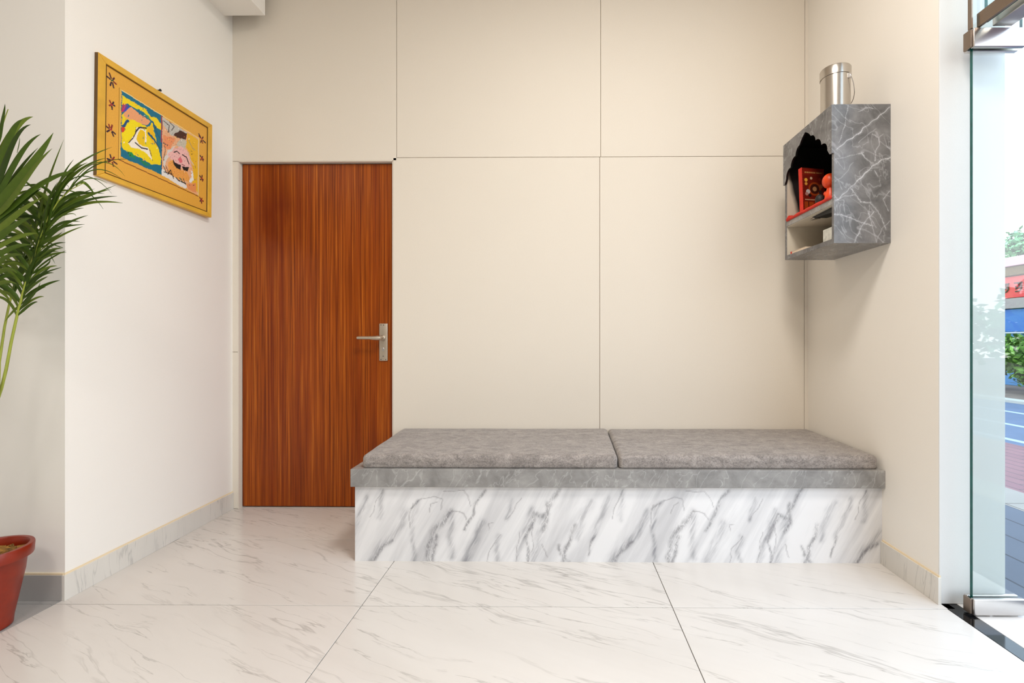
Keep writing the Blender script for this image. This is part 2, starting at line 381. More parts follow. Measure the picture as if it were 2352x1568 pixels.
ART=[('p',(10,112,140),[(-0.765,2.1418),(-0.5489,2.1331),(-0.5489,1.842),(-0.765,1.8433)],0),('p',(247,216,20),[(-0.7621,2.1219),(-0.7239,2.1201),(-0.6749,2.1174),(-0.6431,2.122),(-0.617,2.1006),(-0.5766,2.1054),(-0.5524,2.0845),(-0.5524,2.061),(-0.5766,2.0589),(-0.6037,2.0782),(-0.6559,2.0988),(-0.7058,2.0965),(-0.7358,2.0951),(-0.7621,2.0792)],0),('p',(247,216,20),[(-0.7621,2.0312),(-0.7387,2.064),(-0.7387,2.0316),(-0.6811,2.0422),(-0.6301,2.0376),(-0.6037,2.0725),(-0.5766,1.9862),(-0.5524,1.9201),(-0.5559,1.8894),(-0.6037,1.8715),(-0.6623,1.8776),(-0.7179,1.8779),(-0.7534,1.8799),(-0.7621,1.8924),(-0.7621,1.9458)],0),('p',(240,165,115),[(-0.7534,2.0354),(-0.7387,2.0721),(-0.7149,2.0893),(-0.6137,2.0736),(-0.6366,2.0431),(-0.6873,2.0393),(-0.7387,2.0289)],0),('p',(60,160,110),[(-0.7149,2.0893),(-0.6623,2.1013),(-0.6137,2.0736),(-0.6203,2.0933),(-0.6749,2.1007)],0),('p',(250,225,20),[(-0.7534,1.9925),(-0.7058,2.0362),(-0.6811,2.0367),(-0.6873,1.9951),(-0.7058,1.965),(-0.7417,1.9224),(-0.7592,1.9471)],0),('p',(250,240,225),[(-0.7298,1.9165),(-0.6996,1.9731),(-0.6873,2.0117),(-0.6366,2.0233),(-0.6366,1.9667),(-0.6623,1.9391),(-0.6268,1.9425),(-0.6003,1.8872),(-0.6301,1.9099),(-0.6811,1.9175),(-0.7118,1.9049)],0),('p',(245,200,20),[(-0.6904,1.9606),(-0.6686,2.0118),(-0.6431,2.0091),(-0.6463,1.9458),(-0.6749,1.9367)],0),('p',(245,190,20),[(-0.6301,2.0433),(-0.6037,2.061),(-0.5834,1.995),(-0.5766,1.9688),(-0.6037,1.9749),(-0.6301,2.0035)],0),('l',(40,30,50),[(-0.6935,1.9868),(-0.6749,2.0162),(-0.6366,2.0318)],0.006),('l',(40,30,50),[(-0.6935,1.9372),(-0.6623,1.9268),(-0.6301,1.9343)],0.006),('l',(50,40,60),[(-0.7269,1.9232),(-0.7058,1.954),(-0.6873,1.9951)],0.004),('l',(50,40,60),[(-0.617,1.9351),(-0.607,1.9104)],0.004),('l',(10,90,120),[(-0.6235,2.0121),(-0.5936,1.9964),(-0.5628,1.9675)],0.012),('l',(20,80,130),[(-0.7563,1.9831),(-0.731,2.0217)],0.012),('l',(10,95,130),[(-0.6037,2.0782),(-0.5834,2.0413),(-0.5559,2.0125)],0.008),('p',(20,140,80),[(-0.7358,1.8816),(-0.7088,1.887),(-0.6904,1.8667),(-0.7239,1.8593)],0),('p',(20,130,90),[(-0.6811,1.8703),(-0.6301,1.8674),(-0.6037,1.8658),(-0.6431,1.8512)],0),('l',(215,30,60),[(-0.7621,2.0472),(-0.7546,2.0857)],0.005),('l',(200,40,120),[(-0.7563,2.0527),(-0.7446,2.0891)],0.005),('l',(120,40,150),[(-0.7522,2.0531),(-0.7346,2.0903)],0.005),('l',(30,80,190),[(-0.7476,2.057),(-0.7263,2.0874)],0.005),('p',(215,60,40),[(-0.7621,1.9778),(-0.7476,1.9817),(-0.7505,1.9589),(-0.7621,1.9565)],0),('l',(190,60,40),[(-0.5531,2.1311),(-0.5531,2.002)],0.004),('l',(20,60,110),[(-0.5489,2.1331),(-0.5489,1.842)],0.005),('p',(238,178,135),[(-0.5475,2.1279),(-0.3132,2.1259),(-0.3132,1.8148),(-0.5475,1.8425)],0),('p',(200,195,185),[(-0.5475,2.1267),(-0.3916,2.1235),(-0.4075,2.0634),(-0.4616,2.0742),(-0.4951,2.0596),(-0.5419,2.0923)],0),('l',(60,50,50),[(-0.5419,2.1129),(-0.506,2.1057),(-0.5133,2.0666)],0.004),('l',(60,50,50),[(-0.506,2.1237),(-0.4766,2.1131),(-0.4914,2.0883)],0.004),('p',(70,35,25),[(-0.4803,2.0721),(-0.4387,2.1119),(-0.3916,2.1172),(-0.4035,2.0807),(-0.454,2.0652)],0),('p',(205,195,175),[(-0.4653,2.0238),(-0.431,2.077),(-0.39,2.0758),(-0.4075,2.0229),(-0.4464,2.0225)],0),('p',(240,185,40),[(-0.3916,2.1191),(-0.3174,2.1196),(-0.3174,1.8284),(-0.3551,1.8688),(-0.3509,1.9468),(-0.3755,2.02),(-0.3996,2.0417)],0),('p',(240,150,100),[(-0.5419,2.0421),(-0.4653,2.0573),(-0.506,1.9799),(-0.5419,1.9831)],0),('p',(225,215,205),[(-0.5419,1.9123),(-0.5133,1.977),(-0.4616,2.0284),(-0.4914,1.9738),(-0.5205,1.9264),(-0.5348,1.8677)],0),('l',(40,40,40),[(-0.5383,2.0082),(-0.5277,1.9712),(-0.5383,1.9255)],0.003),('l',(40,60,90),[(-0.5419,2.0008),(-0.5241,2.0023)],0.004),('l',(170,150,120),[(-0.3836,2.0861),(-0.3592,2.0584),(-0.3385,2.0508)],0.004),('l',(210,200,190),[(-0.3956,2.0245),(-0.3674,1.9852),(-0.3468,1.9675)],0.005),('p',(244,188,182),[(-0.5147,1.9555),(-0.4766,2.0009),(-0.431,2.0337),(-0.3916,2.0262),(-0.3755,1.9884),(-0.3633,1.9518),(-0.4035,1.9201),(-0.454,1.9201),(-0.4877,1.939)],0),('p',(240,165,80),[(-0.5133,1.9173),(-0.4803,1.9419),(-0.4578,1.9108),(-0.3916,1.9131),(-0.3592,1.8674),(-0.4616,1.8544),(-0.506,1.8661)],0),('p',(15,10,15),[(-0.4818,1.9473),(-0.4706,1.9334),(-0.431,1.933),(-0.431,1.9101),(-0.4616,1.9094),(-0.4781,1.9245)],0),('p',(15,10,15),[(-0.4248,1.931),(-0.3771,1.9448),(-0.3876,1.9196),(-0.4138,1.9126)],0),('l',(15,10,15),[(-0.4216,1.9923),(-0.3956,1.9901),(-0.3787,1.9619)],0.006),('l',(20,15,20),[(-0.4766,1.9827),(-0.4578,1.9964),(-0.441,1.9908)],0.005),('p',(225,110,120),[(-0.4502,1.9596),(-0.4348,1.9778),(-0.4216,1.9551),(-0.4387,1.9424)],0),('l',(120,20,50),[(-0.4248,1.9415),(-0.4075,1.9417)],0.005),('p',(235,230,225),[(-0.5475,1.8749),(-0.5133,1.8635),(-0.3836,1.8435),(-0.4035,1.8213),(-0.5475,1.8407)],0),('l',(25,25,30),[(-0.5383,1.8901),(-0.5205,1.8609)],0.004),('l',(25,25,30),[(-0.5205,1.8907),(-0.506,1.8601)],0.004),('l',(25,25,30),[(-0.506,1.8781),(-0.4766,1.8584)],0.004),('l',(25,25,30),[(-0.5348,1.8618),(-0.4914,1.8653)],0.004),('l',(25,25,30),[(-0.5133,1.8575),(-0.4951,1.885)],0.004),('l',(25,25,30),[(-0.4951,1.885),(-0.4766,1.8493)],0.004),('l',(20,110,80),[(-0.4387,1.8654),(-0.4232,1.8553)],0.006),('l',(20,20,20),[(-0.4601,1.858),(-0.4464,1.8505),(-0.3996,1.8507)],0.006),('l',(30,60,60),[(-0.4154,1.8703),(-0.3996,1.8445)],0.004),('p',(240,238,235),[(-0.3674,1.9313),(-0.3509,1.9277),(-0.3468,1.8844),(-0.3674,1.8647),(-0.3795,1.8732),(-0.3592,1.8992)],0),('p',(235,150,90),[(-0.3956,1.8489),(-0.3301,1.8772),(-0.3259,1.8238),(-0.3795,1.8259)],0),('l',(190,160,70),[(-0.3132,2.1259),(-0.3132,1.8148)],0.004),('l',(12,100,130),[(-0.6678,2.0242),(-0.6625,2.023)],0.0034),('l',(40,40,60),[(-0.6915,2.0006),(-0.6925,1.9954)],0.0034),('l',(250,240,220),[(-0.6212,1.9287),(-0.6156,1.9263)],0.0034),('l',(10,90,120),[(-0.6756,2.0792),(-0.6731,2.0798)],0.0034),('l',(250,240,220),[(-0.5754,1.9644),(-0.5783,1.9594)],0.0034),('l',(10,90,120),[(-0.583,1.878),(-0.5805,1.8763)],0.0034),('l',(30,120,110),[(-0.6757,2.1008),(-0.6738,2.0987)],0.0034),('l',(240,150,60),[(-0.6909,2.1134),(-0.692,2.1106)],0.0034),('l',(240,150,60),[(-0.7436,2.0248),(-0.7435,2.022)],0.0034),('l',(10,90,120),[(-0.6139,1.8962),(-0.6159,1.895)],0.0034),('l',(12,100,130),[(-0.6453,1.8845),(-0.6437,1.8835)],0.0034),('l',(40,40,60),[(-0.7295,1.8789),(-0.7294,1.8725)],0.0034),('l',(12,100,130),[(-0.576,2.0092),(-0.5743,2.003)],0.0034),('l',(12,100,130),[(-0.6211,2.0832),(-0.6263,2.079)],0.0034),('l',(30,120,110),[(-0.7437,1.9771),(-0.7445,1.9733)],0.0034),('l',(240,150,60),[(-0.6138,1.9691),(-0.6077,1.9708)],0.0034),('l',(30,120,110),[(-0.5697,2.0572),(-0.5705,2.0538)],0.0034),('l',(10,90,120),[(-0.5916,1.9827),(-0.5926,1.9748)],0.0034),('l',(240,150,60),[(-0.6899,1.8931),(-0.6908,1.8872)],0.0034),('l',(40,40,60),[(-0.7175,1.8709),(-0.7198,1.8662)],0.0034),('l',(30,120,110),[(-0.6933,2.0087),(-0.6903,2.0066)],0.0034),('l',(12,100,130),[(-0.598,2.0396),(-0.5951,2.0359)],0.0034),('l',(250,240,220),[(-0.7489,1.916),(-0.752,1.9112)],0.0034),('l',(12,100,130),[(-0.6055,1.9714),(-0.6005,1.972)],0.0034),('l',(30,120,110),[(-0.567,2.014),(-0.5644,2.0069)],0.0034),('l',(12,100,130),[(-0.7284,2.0483),(-0.7314,2.0398)],0.0034),('l',(12,100,130),[(-0.7444,1.8633),(-0.7394,1.8608)],0.0034),('l',(240,150,60),[(-0.6398,2.1195),(-0.637,2.1201)],0.0034),('l',(240,150,60),[(-0.6998,2.1214),(-0.7022,2.1174)],0.0034),('l',(250,240,220),[(-0.6486,2.0865),(-0.6443,2.0868)],0.0034),('l',(10,90,120),[(-0.7322,2.0134),(-0.7285,2.0124)],0.0034),('l',(10,90,120),[(-0.6831,1.8869),(-0.6787,1.8848)],0.0034),('l',(30,120,110),[(-0.6417,1.9608),(-0.6387,1.954)],0.0034),('l',(10,90,120),[(-0.6551,2.0771),(-0.6559,2.0736)],0.0034),('l',(40,40,60),[(-0.6031,1.8939),(-0.5996,1.8916)],0.0034),('l',(30,120,110),[(-0.6491,2.0196),(-0.6456,2.0181)],0.0034),('l',(240,150,60),[(-0.6538,1.8723),(-0.6473,1.8739)],0.0034),('l',(12,100,130),[(-0.652,1.9837),(-0.6526,1.9745)],0.0034),('l',(250,225,60),[(-0.5851,1.9689),(-0.5874,1.9674)],0.0034),('l',(240,150,60),[(-0.6171,2.0942),(-0.6194,2.0882)],0.0034),('l',(250,225,60),[(-0.5827,1.9284),(-0.5838,1.9253)],0.0034),('l',(40,40,60),[(-0.5848,2.0592),(-0.5894,2.0527)],0.0034),('l',(12,100,130),[(-0.6615,2.0587),(-0.6623,2.0552)],0.0034),('l',(40,40,60),[(-0.6256,2.0141),(-0.6228,2.0144)],0.0034),('l',(40,40,60),[(-0.6106,2.099),(-0.6057,2.1007)],0.0034),('l',(10,90,120),[(-0.6538,2.1164),(-0.6563,2.1117)],0.0034),('l',(60,50,45),[(-0.5202,2.1055),(-0.5151,2.1062)],0.003),('l',(60,50,45),[(-0.4348,2.0634),(-0.4334,2.0547)],0.003),('l',(90,80,90),[(-0.3351,1.966),(-0.3331,1.9575)],0.003),('l',(200,110,60),[(-0.3604,1.9426),(-0.3583,1.9411)],0.003),('l',(90,80,90),[(-0.5155,2.1092),(-0.5122,2.1078)],0.003),('l',(60,50,45),[(-0.3422,1.8619),(-0.3496,1.8566)],0.003),('l',(250,200,80),[(-0.536,2.0004),(-0.535,1.996)],0.003),('l',(200,110,60),[(-0.4712,1.8858),(-0.4702,1.882)],0.003),('l',(200,110,60),[(-0.4632,2.0272),(-0.4605,2.0276)],0.003),('l',(245,240,230),[(-0.4292,2.0657),(-0.4326,2.0582)],0.003),('l',(250,200,80),[(-0.3391,2.0932),(-0.3468,2.0888)],0.003),('l',(250,200,80),[(-0.381,1.8638),(-0.3833,1.8595)],0.003),('l',(245,240,230),[(-0.3787,2.0968),(-0.381,2.0905)],0.003),('l',(60,50,45),[(-0.3569,2.0243),(-0.3614,2.019)],0.003),('l',(245,240,230),[(-0.4466,2.1184),(-0.4498,2.1157)],0.003),('l',(245,240,230),[(-0.5397,1.8695),(-0.5369,1.87)],0.003),('l',(250,200,80),[(-0.3632,2.0055),(-0.3649,1.9959)],0.003),('l',(250,200,80),[(-0.4632,2.0684),(-0.4653,2.0591)],0.003),('l',(250,200,80),[(-0.5075,2.0356),(-0.5107,2.0323)],0.003),('l',(200,110,60),[(-0.3572,1.9215),(-0.3634,1.9165)],0.003),('l',(60,50,45),[(-0.5059,2.0794),(-0.5089,2.0713)],0.003),('l',(225,140,100),[(-0.4289,1.8557),(-0.4256,1.8565)],0.003),('l',(40,50,70),[(-0.3375,1.895),(-0.3368,1.8898)],0.003),('l',(40,50,70),[(-0.4294,1.8633),(-0.4267,1.8614)],0.003),('l',(225,140,100),[(-0.4238,2.1163),(-0.4242,2.1127)],0.003),('l',(200,110,60),[(-0.4266,1.8586),(-0.4293,1.8571)],0.003),('l',(225,140,100),[(-0.4893,2.0512),(-0.4888,2.0449)],0.003),('l',(245,240,230),[(-0.432,1.8549),(-0.4325,1.8471)],0.003),('l',(40,50,70),[(-0.5363,1.9249),(-0.5379,1.9153)],0.003),('l',(60,50,45),[(-0.3649,2.0363),(-0.3611,2.0358)],0.003),('l',(40,50,70),[(-0.5267,1.8953),(-0.5235,1.8923)],0.003),('l',(245,240,230),[(-0.5336,2.0729),(-0.5292,2.0719)],0.003),('l',(225,140,100),[(-0.4088,1.8918),(-0.413,1.8887)],0.003),('l',(90,80,90),[(-0.3746,1.8519),(-0.3706,1.8506)],0.003),('l',(40,50,70),[(-0.5138,2.0056),(-0.518,1.9976)],0.003),('l',(200,110,60),[(-0.409,2.092),(-0.414,2.0888)],0.003),('l',(225,140,100),[(-0.3263,1.901),(-0.3285,1.8944)],0.003),('l',(200,110,60),[(-0.5213,1.8841),(-0.5167,1.8814)],0.003),('l',(200,110,60),[(-0.4789,2.0568),(-0.4743,2.055)],0.003),('l',(60,50,45),[(-0.4272,2.1108),(-0.4295,2.1064)],0.003),('l',(200,110,60),[(-0.4995,2.0484),(-0.5035,2.0444)],0.003),('l',(250,200,80),[(-0.3928,1.8481),(-0.3875,1.8486)],0.003),('l',(245,240,230),[(-0.4081,1.9124),(-0.4082,1.9064)],0.003),('l',(225,140,100),[(-0.332,2.0264),(-0.3314,2.0215)],0.003),('l',(200,110,60),[(-0.331,1.9938),(-0.333,1.9905)],0.003),('l',(245,220,150),[(-0.765,2.1428),(-0.3132,2.1272)],0.004),('l',(120,70,20),[(-0.7764,2.1463),(-0.7764,1.8282)],0.003),('l',(120,50,20),[(-0.7764,1.8271),(-0.3132,1.8115)],0.004),('l',(240,225,160),[(-0.3132,2.1272),(-0.3132,1.8141)],0.004),('l',(230,190,90),[(-0.7707,2.144),(-0.7707,1.8331)],0.004),('l',(130,30,35),[(-0.8008,2.1575),(-0.7913,2.1555)],0.0072),('l',(70,20,40),[(-0.8052,2.1676),(-0.8003,2.1759)],0.0072),('l',(70,20,40),[(-0.8142,2.1681),(-0.822,2.1845)],0.0072),('l',(45,20,45),[(-0.8194,2.1616),(-0.8333,2.1647)],0.0072),('l',(45,20,45),[(-0.8129,2.1504),(-0.818,2.1339)],0.0072),('l',(45,20,45),[(-0.8073,2.1504),(-0.802,2.1329)],0.0072),('l',(40,90,60),[(-0.8121,2.1595),(-0.8071,2.1614999999999998)],0.007),('l',(45,20,45),[(-0.8033,2.0543),(-0.7973,2.0557)],0.0072),('l',(45,20,45),[(-0.8069,2.0588),(-0.8018,2.0684)],0.0072),('l',(130,30,35),[(-0.8141,2.0583),(-0.8193,2.0657)],0.0072),('l',(130,30,35),[(-0.8157,2.0485),(-0.8207,2.0448)],0.0072),('l',(45,20,45),[(-0.8091,2.0457),(-0.8076,2.0345)],0.0072),('l',(170,40,60),[(-0.8121,2.0526),(-0.8071,2.0545999999999998)],0.007),('l',(45,20,45),[(-0.804,1.9382),(-0.7932,1.9336)],0.0072),('l',(130,30,35),[(-0.8105,1.951),(-0.8071,1.9646)],0.0072),('l',(130,30,35),[(-0.817,1.9503),(-0.8223,1.9608)],0.0072),('l',(70,20,40),[(-0.822,1.9443),(-0.8334,1.9475)],0.0072),('l',(45,20,45),[(-0.82,1.9356),(-0.8302,1.9268)],0.0072),('l',(45,20,45),[(-0.8079,1.9336),(-0.8,1.9204)],0.0072),('l',(170,40,60),[(-0.8148,1.9418),(-0.8098,1.9438)],0.007),('l',(70,20,40),[(-0.7982,1.8084),(-0.7831,1.804)],0.0072),('l',(130,30,35),[(-0.802,1.819),(-0.7959,1.8279)],0.0072),('l',(45,20,45),[(-0.8105,1.82),(-0.8147,1.8317)],0.0072),('l',(45,20,45),[(-0.8167,1.8101),(-0.8274,1.8089)],0.0072),('l',(110,25,40),[(-0.8144,1.8048),(-0.8214,1.7986)],0.0072),('l',(110,25,40),[(-0.8041,1.8022),(-0.7991,1.7883)],0.0072),('l',(170,40,60),[(-0.8093,1.8111),(-0.8043,1.8131)],0.007),('l',(45,20,45),[(-0.2826,2.1291),(-0.265,2.1236)],0.0072),('l',(70,20,40),[(-0.2867,2.14),(-0.2819,2.1477)],0.0072),('l',(45,20,45),[(-0.2988,2.1382),(-0.3127,2.1507)],0.0072),('l',(110,25,40),[(-0.3005,2.1355),(-0.3113,2.1399)],0.0072),('l',(70,20,40),[(-0.2945,2.1228),(-0.2984,2.1105)],0.0072),('l',(130,30,35),[(-0.2884,2.123),(-0.2846,2.113)],0.0072),('l',(170,40,60),[(-0.2937,2.1319),(-0.2887,2.1338999999999997)],0.007),('l',(110,25,40),[(-0.2831,2.0268),(-0.2766,2.0257)],0.0072),('l',(70,20,40),[(-0.287,2.0343),(-0.2848,2.0388)],0.0072),('l',(45,20,45),[(-0.2955,2.0323),(-0.3013,2.0369)],0.0072),('l',(130,30,35),[(-0.2936,2.022),(-0.2982,2.0145)],0.0072),('l',(110,25,40),[(-0.2855,2.0226),(-0.2805,2.0167)],0.0072),('l',(170,40,60),[(-0.292,2.028),(-0.287,2.03)],0.007),('l',(110,25,40),[(-0.2833,1.9147),(-0.2783,1.9131)],0.0072),('l',(70,20,40),[(-0.2884,1.9236),(-0.2856,1.9348)],0.0072),('l',(45,20,45),[(-0.2958,1.9207),(-0.3032,1.9256)],0.0072),('l',(45,20,45),[(-0.2936,1.9108),(-0.2966,1.9059)],0.0072),('l',(110,25,40),[(-0.2864,1.9108),(-0.2825,1.9042)],0.0072),('l',(170,40,60),[(-0.292,1.9168),(-0.287,1.9188)],0.007),('l',(130,30,35),[(-0.283,1.7957),(-0.2765,1.7956)],0.0072),('l',(130,30,35),[(-0.2878,1.8024),(-0.2858,1.8085)],0.0072),('l',(110,25,40),[(-0.2947,1.801),(-0.3021,1.809)],0.0072),('l',(45,20,45),[(-0.2957,1.7917),(-0.2998,1.7887)],0.0072),('l',(110,25,40),[(-0.2892,1.7888),(-0.2882,1.7804)],0.0072),('l',(170,40,60),[(-0.292,1.7958),(-0.287,1.7978)],0.007)]

# ------------------------------------------------------------------ room shell
XLB, XLN, YN = -1.975, -1.947, -1.0          # left wall: back x, near x, near y
XRB, XRN = 1.521, 1.492
CEIL = 3.45
# floor tiles 1.2 x 0.6 with grout
bm = bmesh.new()
def tile(x0, x1, y0, y1):
    box(bm, x0+.0014, x1-.0014, y0+.0014, y1-.0014, -.012, 0, .0006, 1)
ys = [.095, -.43, -1.03, -1.63, -2.23, -2.83, -3.43, -4.03, -4.63, -5.23, -5.83, -6.2]
xs = [-1.955, -.755, .447, 1.497]
for a, b in zip(ys, ys[1:]):
    for c, d in zip(xs, xs[1:]):
        if b > -1.1 and d > 1.4 and a > -1.0: d = 1.53
        if b > -1.0: c0 = max(c, -1.99) if c > -1.9 else -1.99
        else: c0 = c
        tile(c0, d, b, a)
n_main = len(bm.faces)
box(bm, -4.2, 1.50, -6.2, .2, -.05, -.0125, mi=1); box(bm, 1.50, 1.56, -1.0, .2, -.05, -.0125, mi=1)
for f in bm.faces[:] if False else []: pass
link('floor', bm, ['floor_marble', 'grout'], recalc=True); struct(bpy.data.objects['floor'])
bm = bmesh.new()
for a, b in zip(ys[1:], ys[2:]):
    a = min(a, -1.0)
    for c, d in ((-4.2, -3.156), (-3.156, -1.956)): box(bm, c+.0012, d-.0012, b+.0012, a-.0012, -.012, 0, .0006, 1)
struct(link('floor_grey_stone', bm, 'grey_marble_floor'))
# left wall block: long face, plus the return that faces the camera
bm = bmesh.new(); prism(bm, [(-4.2, .06), (-4.2, YN), (XLN, YN), (XLB, 0), (XLB, .06)], 0, CEIL)
struct(link('wall_left', bm, 'wall_white'))
# right wall and its thick end beside the entrance
bm = bmesh.new(); hexa(bm, [(XRN, YN+.004, 0), (1.748, YN+.004, 0), (1.748, .2, 0), (XRB, .2, 0), (XRN, YN+.004, CEIL), (1.748, YN+.004, CEIL), (1.748, .2, CEIL), (XRB, .2, CEIL)], .003)
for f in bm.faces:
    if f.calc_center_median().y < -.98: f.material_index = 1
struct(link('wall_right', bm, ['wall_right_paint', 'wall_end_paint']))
# back wall: laminate panels with fine V grooves round a flush doorway
bm = bmesh.new()
g = .0012
def panel(x0, x1, z0, z1, y1=.03): box(bm, x0+g, x1-g, 0, y1, z0+g, z1-g, .0014, 1)
DX0, DX1, DZ = -1.941, -.993, 2.118
panel(XLB-.02, -.971, DZ, CEIL)
panel(XLB-.02, DX0, 0, .955); panel(XLB-.02, DX0, .955, DZ)
panel(-.971, .268, 2.136, CEIL); panel(.268, 1.497, 2.136, CEIL); panel(1.497, XRB+.03, 2.136, CEIL)
panel(DX1, .262, 0, 2.136); panel(.262, 1.494, 0, 2.136); panel(1.494, XRB+.03, 0, 2.136)
struct(link('wall_back', bm, 'wall_beige'))
bm = bmesh.new()
box(bm, DX1-.0, XRB+.03, .012, .2, 0, CEIL); box(bm, -2.0, DX1, .012, .2, DZ+.002, CEIL); box(bm, -2.0, DX0-.002, .012, .2, 0, DZ+.002); box(bm, DX0-.002, DX1, .09, .2, 0, DZ+.002)
struct(link('wall_back_core', bm, 'groove'))
# rear, far-left and ceiling of the lobby behind the camera
bm = bmesh.new(); box(bm, -4.2, 1.6, -6.2, -6.1, 0, CEIL); struct(link('wall_rear', bm, 'lobby_paint'))
bm = bmesh.new(); box(bm, 1.5, 1.75, -6.1, -4.5, 0, CEIL); struct(link('wall_light_block', bm, 'wall_white'))  # unseen wall added to narrow the daylight opening and dim the left return
bm = bmesh.new(); box(bm, -4.3, -4.2, -6.2, .06, 0, CEIL); struct(link('wall_far_left', bm, 'lobby_paint'))
bm = bmesh.new(); box(bm, -4.3, 1.75, -6.2, .2, CEIL, CEIL+.1); struct(link('ceiling', bm, 'ceiling_paint'))
bm = bmesh.new(); box(bm, -2.2, -1.727, -6.1, -.075, 2.952, CEIL, .003); struct(link('ceiling_beam', bm, 'wall_white'))
# skirting
bm = bmesh.new(); hexa(bm, [(XLN-.004, YN-.009, 0), (XLN+.008, YN-.009, 0), (XLB+.008, -.001, 0), (XLB-.004, -.001, 0), (XLN-.004, YN-.009, .100), (XLN+.008, YN-.009, .100), (XLB+.008, -.001, .100), (XLB-.004, -.001, .100)], .001)
struct(link('baseboard_left', bm, 'skirting_marble'))
bm = bmesh.new(); box(bm, -4.19, XLN-.005, YN-.009, YN, 0, .100, .001); struct(link('baseboard_return', bm, 'grey_marble_floor'))
bm = bmesh.new(); hexa(bm, [(XRN-.008, YN-.002, 0), (XRN+.004, YN-.002, 0), (1.504, -.665, 0), (1.4915, -.665, 0), (XRN-.008, YN-.002, .105), (XRN+.004, YN-.002, .105), (1.504, -.665, .105), (1.4915, -.665, .105)], .001)
struct(link('baseboard_right', bm, 'skirting_marble'))
# painted bead above each skirting
bm = bmesh.new()
hexa(bm, [(XLN-.003, YN-.005, .100), (XLN+.005, YN-.005, .100), (XLB+.005, -.001, .100), (XLB-.003, -.001, .100), (XLN-.003, YN-.005, .107), (XLN+.003, YN-.003, .107), (XLB+.003, -.001, .107), (XLB-.003, -.001, .107)])
box(bm, -4.19, XLN-.003, YN-.006, YN+.001, .100, .107)
hexa(bm, [(XRN-.005, YN, .105), (XRN+.003, YN, .105), (1.503, -.67, .105), (1.4945, -.67, .105), (XRN-.003, YN, .112), (XRN+.003, YN, .112), (1.503, -.67, .112), (1.4965, -.67, .112)])
struct(link('trim_1', bm, 'paint_bead'))
# threshold: black granite line, white marble sill
bm = bmesh.new(); box(bm, 1.498, 1.562, -4.5, -.97, -.012, 0, .0008, 1); struct(link('threshold_black', bm, 'black_granite'))
bm = bmesh.new(); box(bm, 1.563, 1.86, -4.5, -.97, -.012, 0, .0008, 1); struct(link('threshold_white', bm, 'floor_marble'))

# ------------------------------------------------------------------ door
door = bpy.data.objects.new('door_1', None); door.location = (-1.47, .03, 0); COL.objects.link(door); struct(door); bpy.context.view_layer.update()
bm = bmesh.new()
box(bm, DX0-.001, DX0+.004, .0, .09, 0, DZ); box(bm, DX1-.004, DX1+.001, .0, .09, 0, DZ); box(bm, DX0, DX1, .0, .09, DZ-.004, DZ+.001)
link('door_frame', bm, 'wall_beige', door)
bm = bmesh.new(); box(bm, DX0+.0075, DX1-.0075, .03, .065, .006, DZ-.009, .0015, 2); link('door_leaf', bm, 'teak_laminate', door)
dh = door
bm = bmesh.new(); box(bm, -1.086, -1.034, .022, .030, .900, 1.130, .004, 3); hp = link('handle_plate', bm, 'satin_nickel', dh); smooth_by_angle(hp)
bm = bmesh.new()
prof = [(.0165, 0), (.0165, .012), (.0125, .016)]
lathe(bm, [(0, 0)]+prof+[(0, .0165)], 0, 0, 32)
bmesh.ops.rotate(bm, verts=bm.verts, cent=(0, 0, 0), matrix=Matrix.Rotation(math.pi/2, 3, 'X')); bmesh.ops.translate(bm, verts=bm.verts, vec=(-1.062, .021, 1.041))
tube(bm, [(-1.062, .012, 1.041), (-1.062, -.030, 1.041)], .0095, 20)
tube(bm, [(-1.056, -.030, 1.041), (-1.075, -.033, 1.0405), (-1.095, -.035, 1.040), (-1.125, -.036, 1.0415), (-1.185, -.037, 1.0415), (-1.196, -.037, 1.0415)], [.013, .0145, .0125, .0102, .0098, .0085], 20)
lv = link('lever', bm, 'satin_nickel', hp); smooth_by_angle(lv)
bm = bmesh.new(); lathe(bm, [(0, 0), (.0085, 0), (.0085, .002), (.006, .003), (0, .003)], 0, 0, 24)
bmesh.ops.rotate(bm, verts=bm.verts, cent=(0, 0, 0), matrix=Matrix.Rotation(math.pi/2, 3, 'X')); bmesh.ops.translate(bm, verts=bm.verts, vec=(-1.061, .021, .973))
box(bm, -1.0645, -1.0575, .018, .021, .957, .968, .001)
link('lock_cylinder', bm, 'brushed_steel', hp)
for k, (x, z) in enumerate(((-1.061, .929), (-1.0745, 1.121), (-1.0575, 1.120), (-1.0745, .909), (-1.045, .909))):
    bm = bmesh.new(); lathe(bm, [(0, 0), (.0028, 0), (.0028, .0012), (0, .0012)], 0, 0, 12)
    bmesh.ops.rotate(bm, verts=bm.verts, cent=(0, 0, 0), matrix=Matrix.Rotation(math.pi/2, 3, 'X')); bmesh.ops.translate(bm, verts=bm.verts, vec=(x, .0222, z))
    link('screw', bm, 'rubber_black', hp)

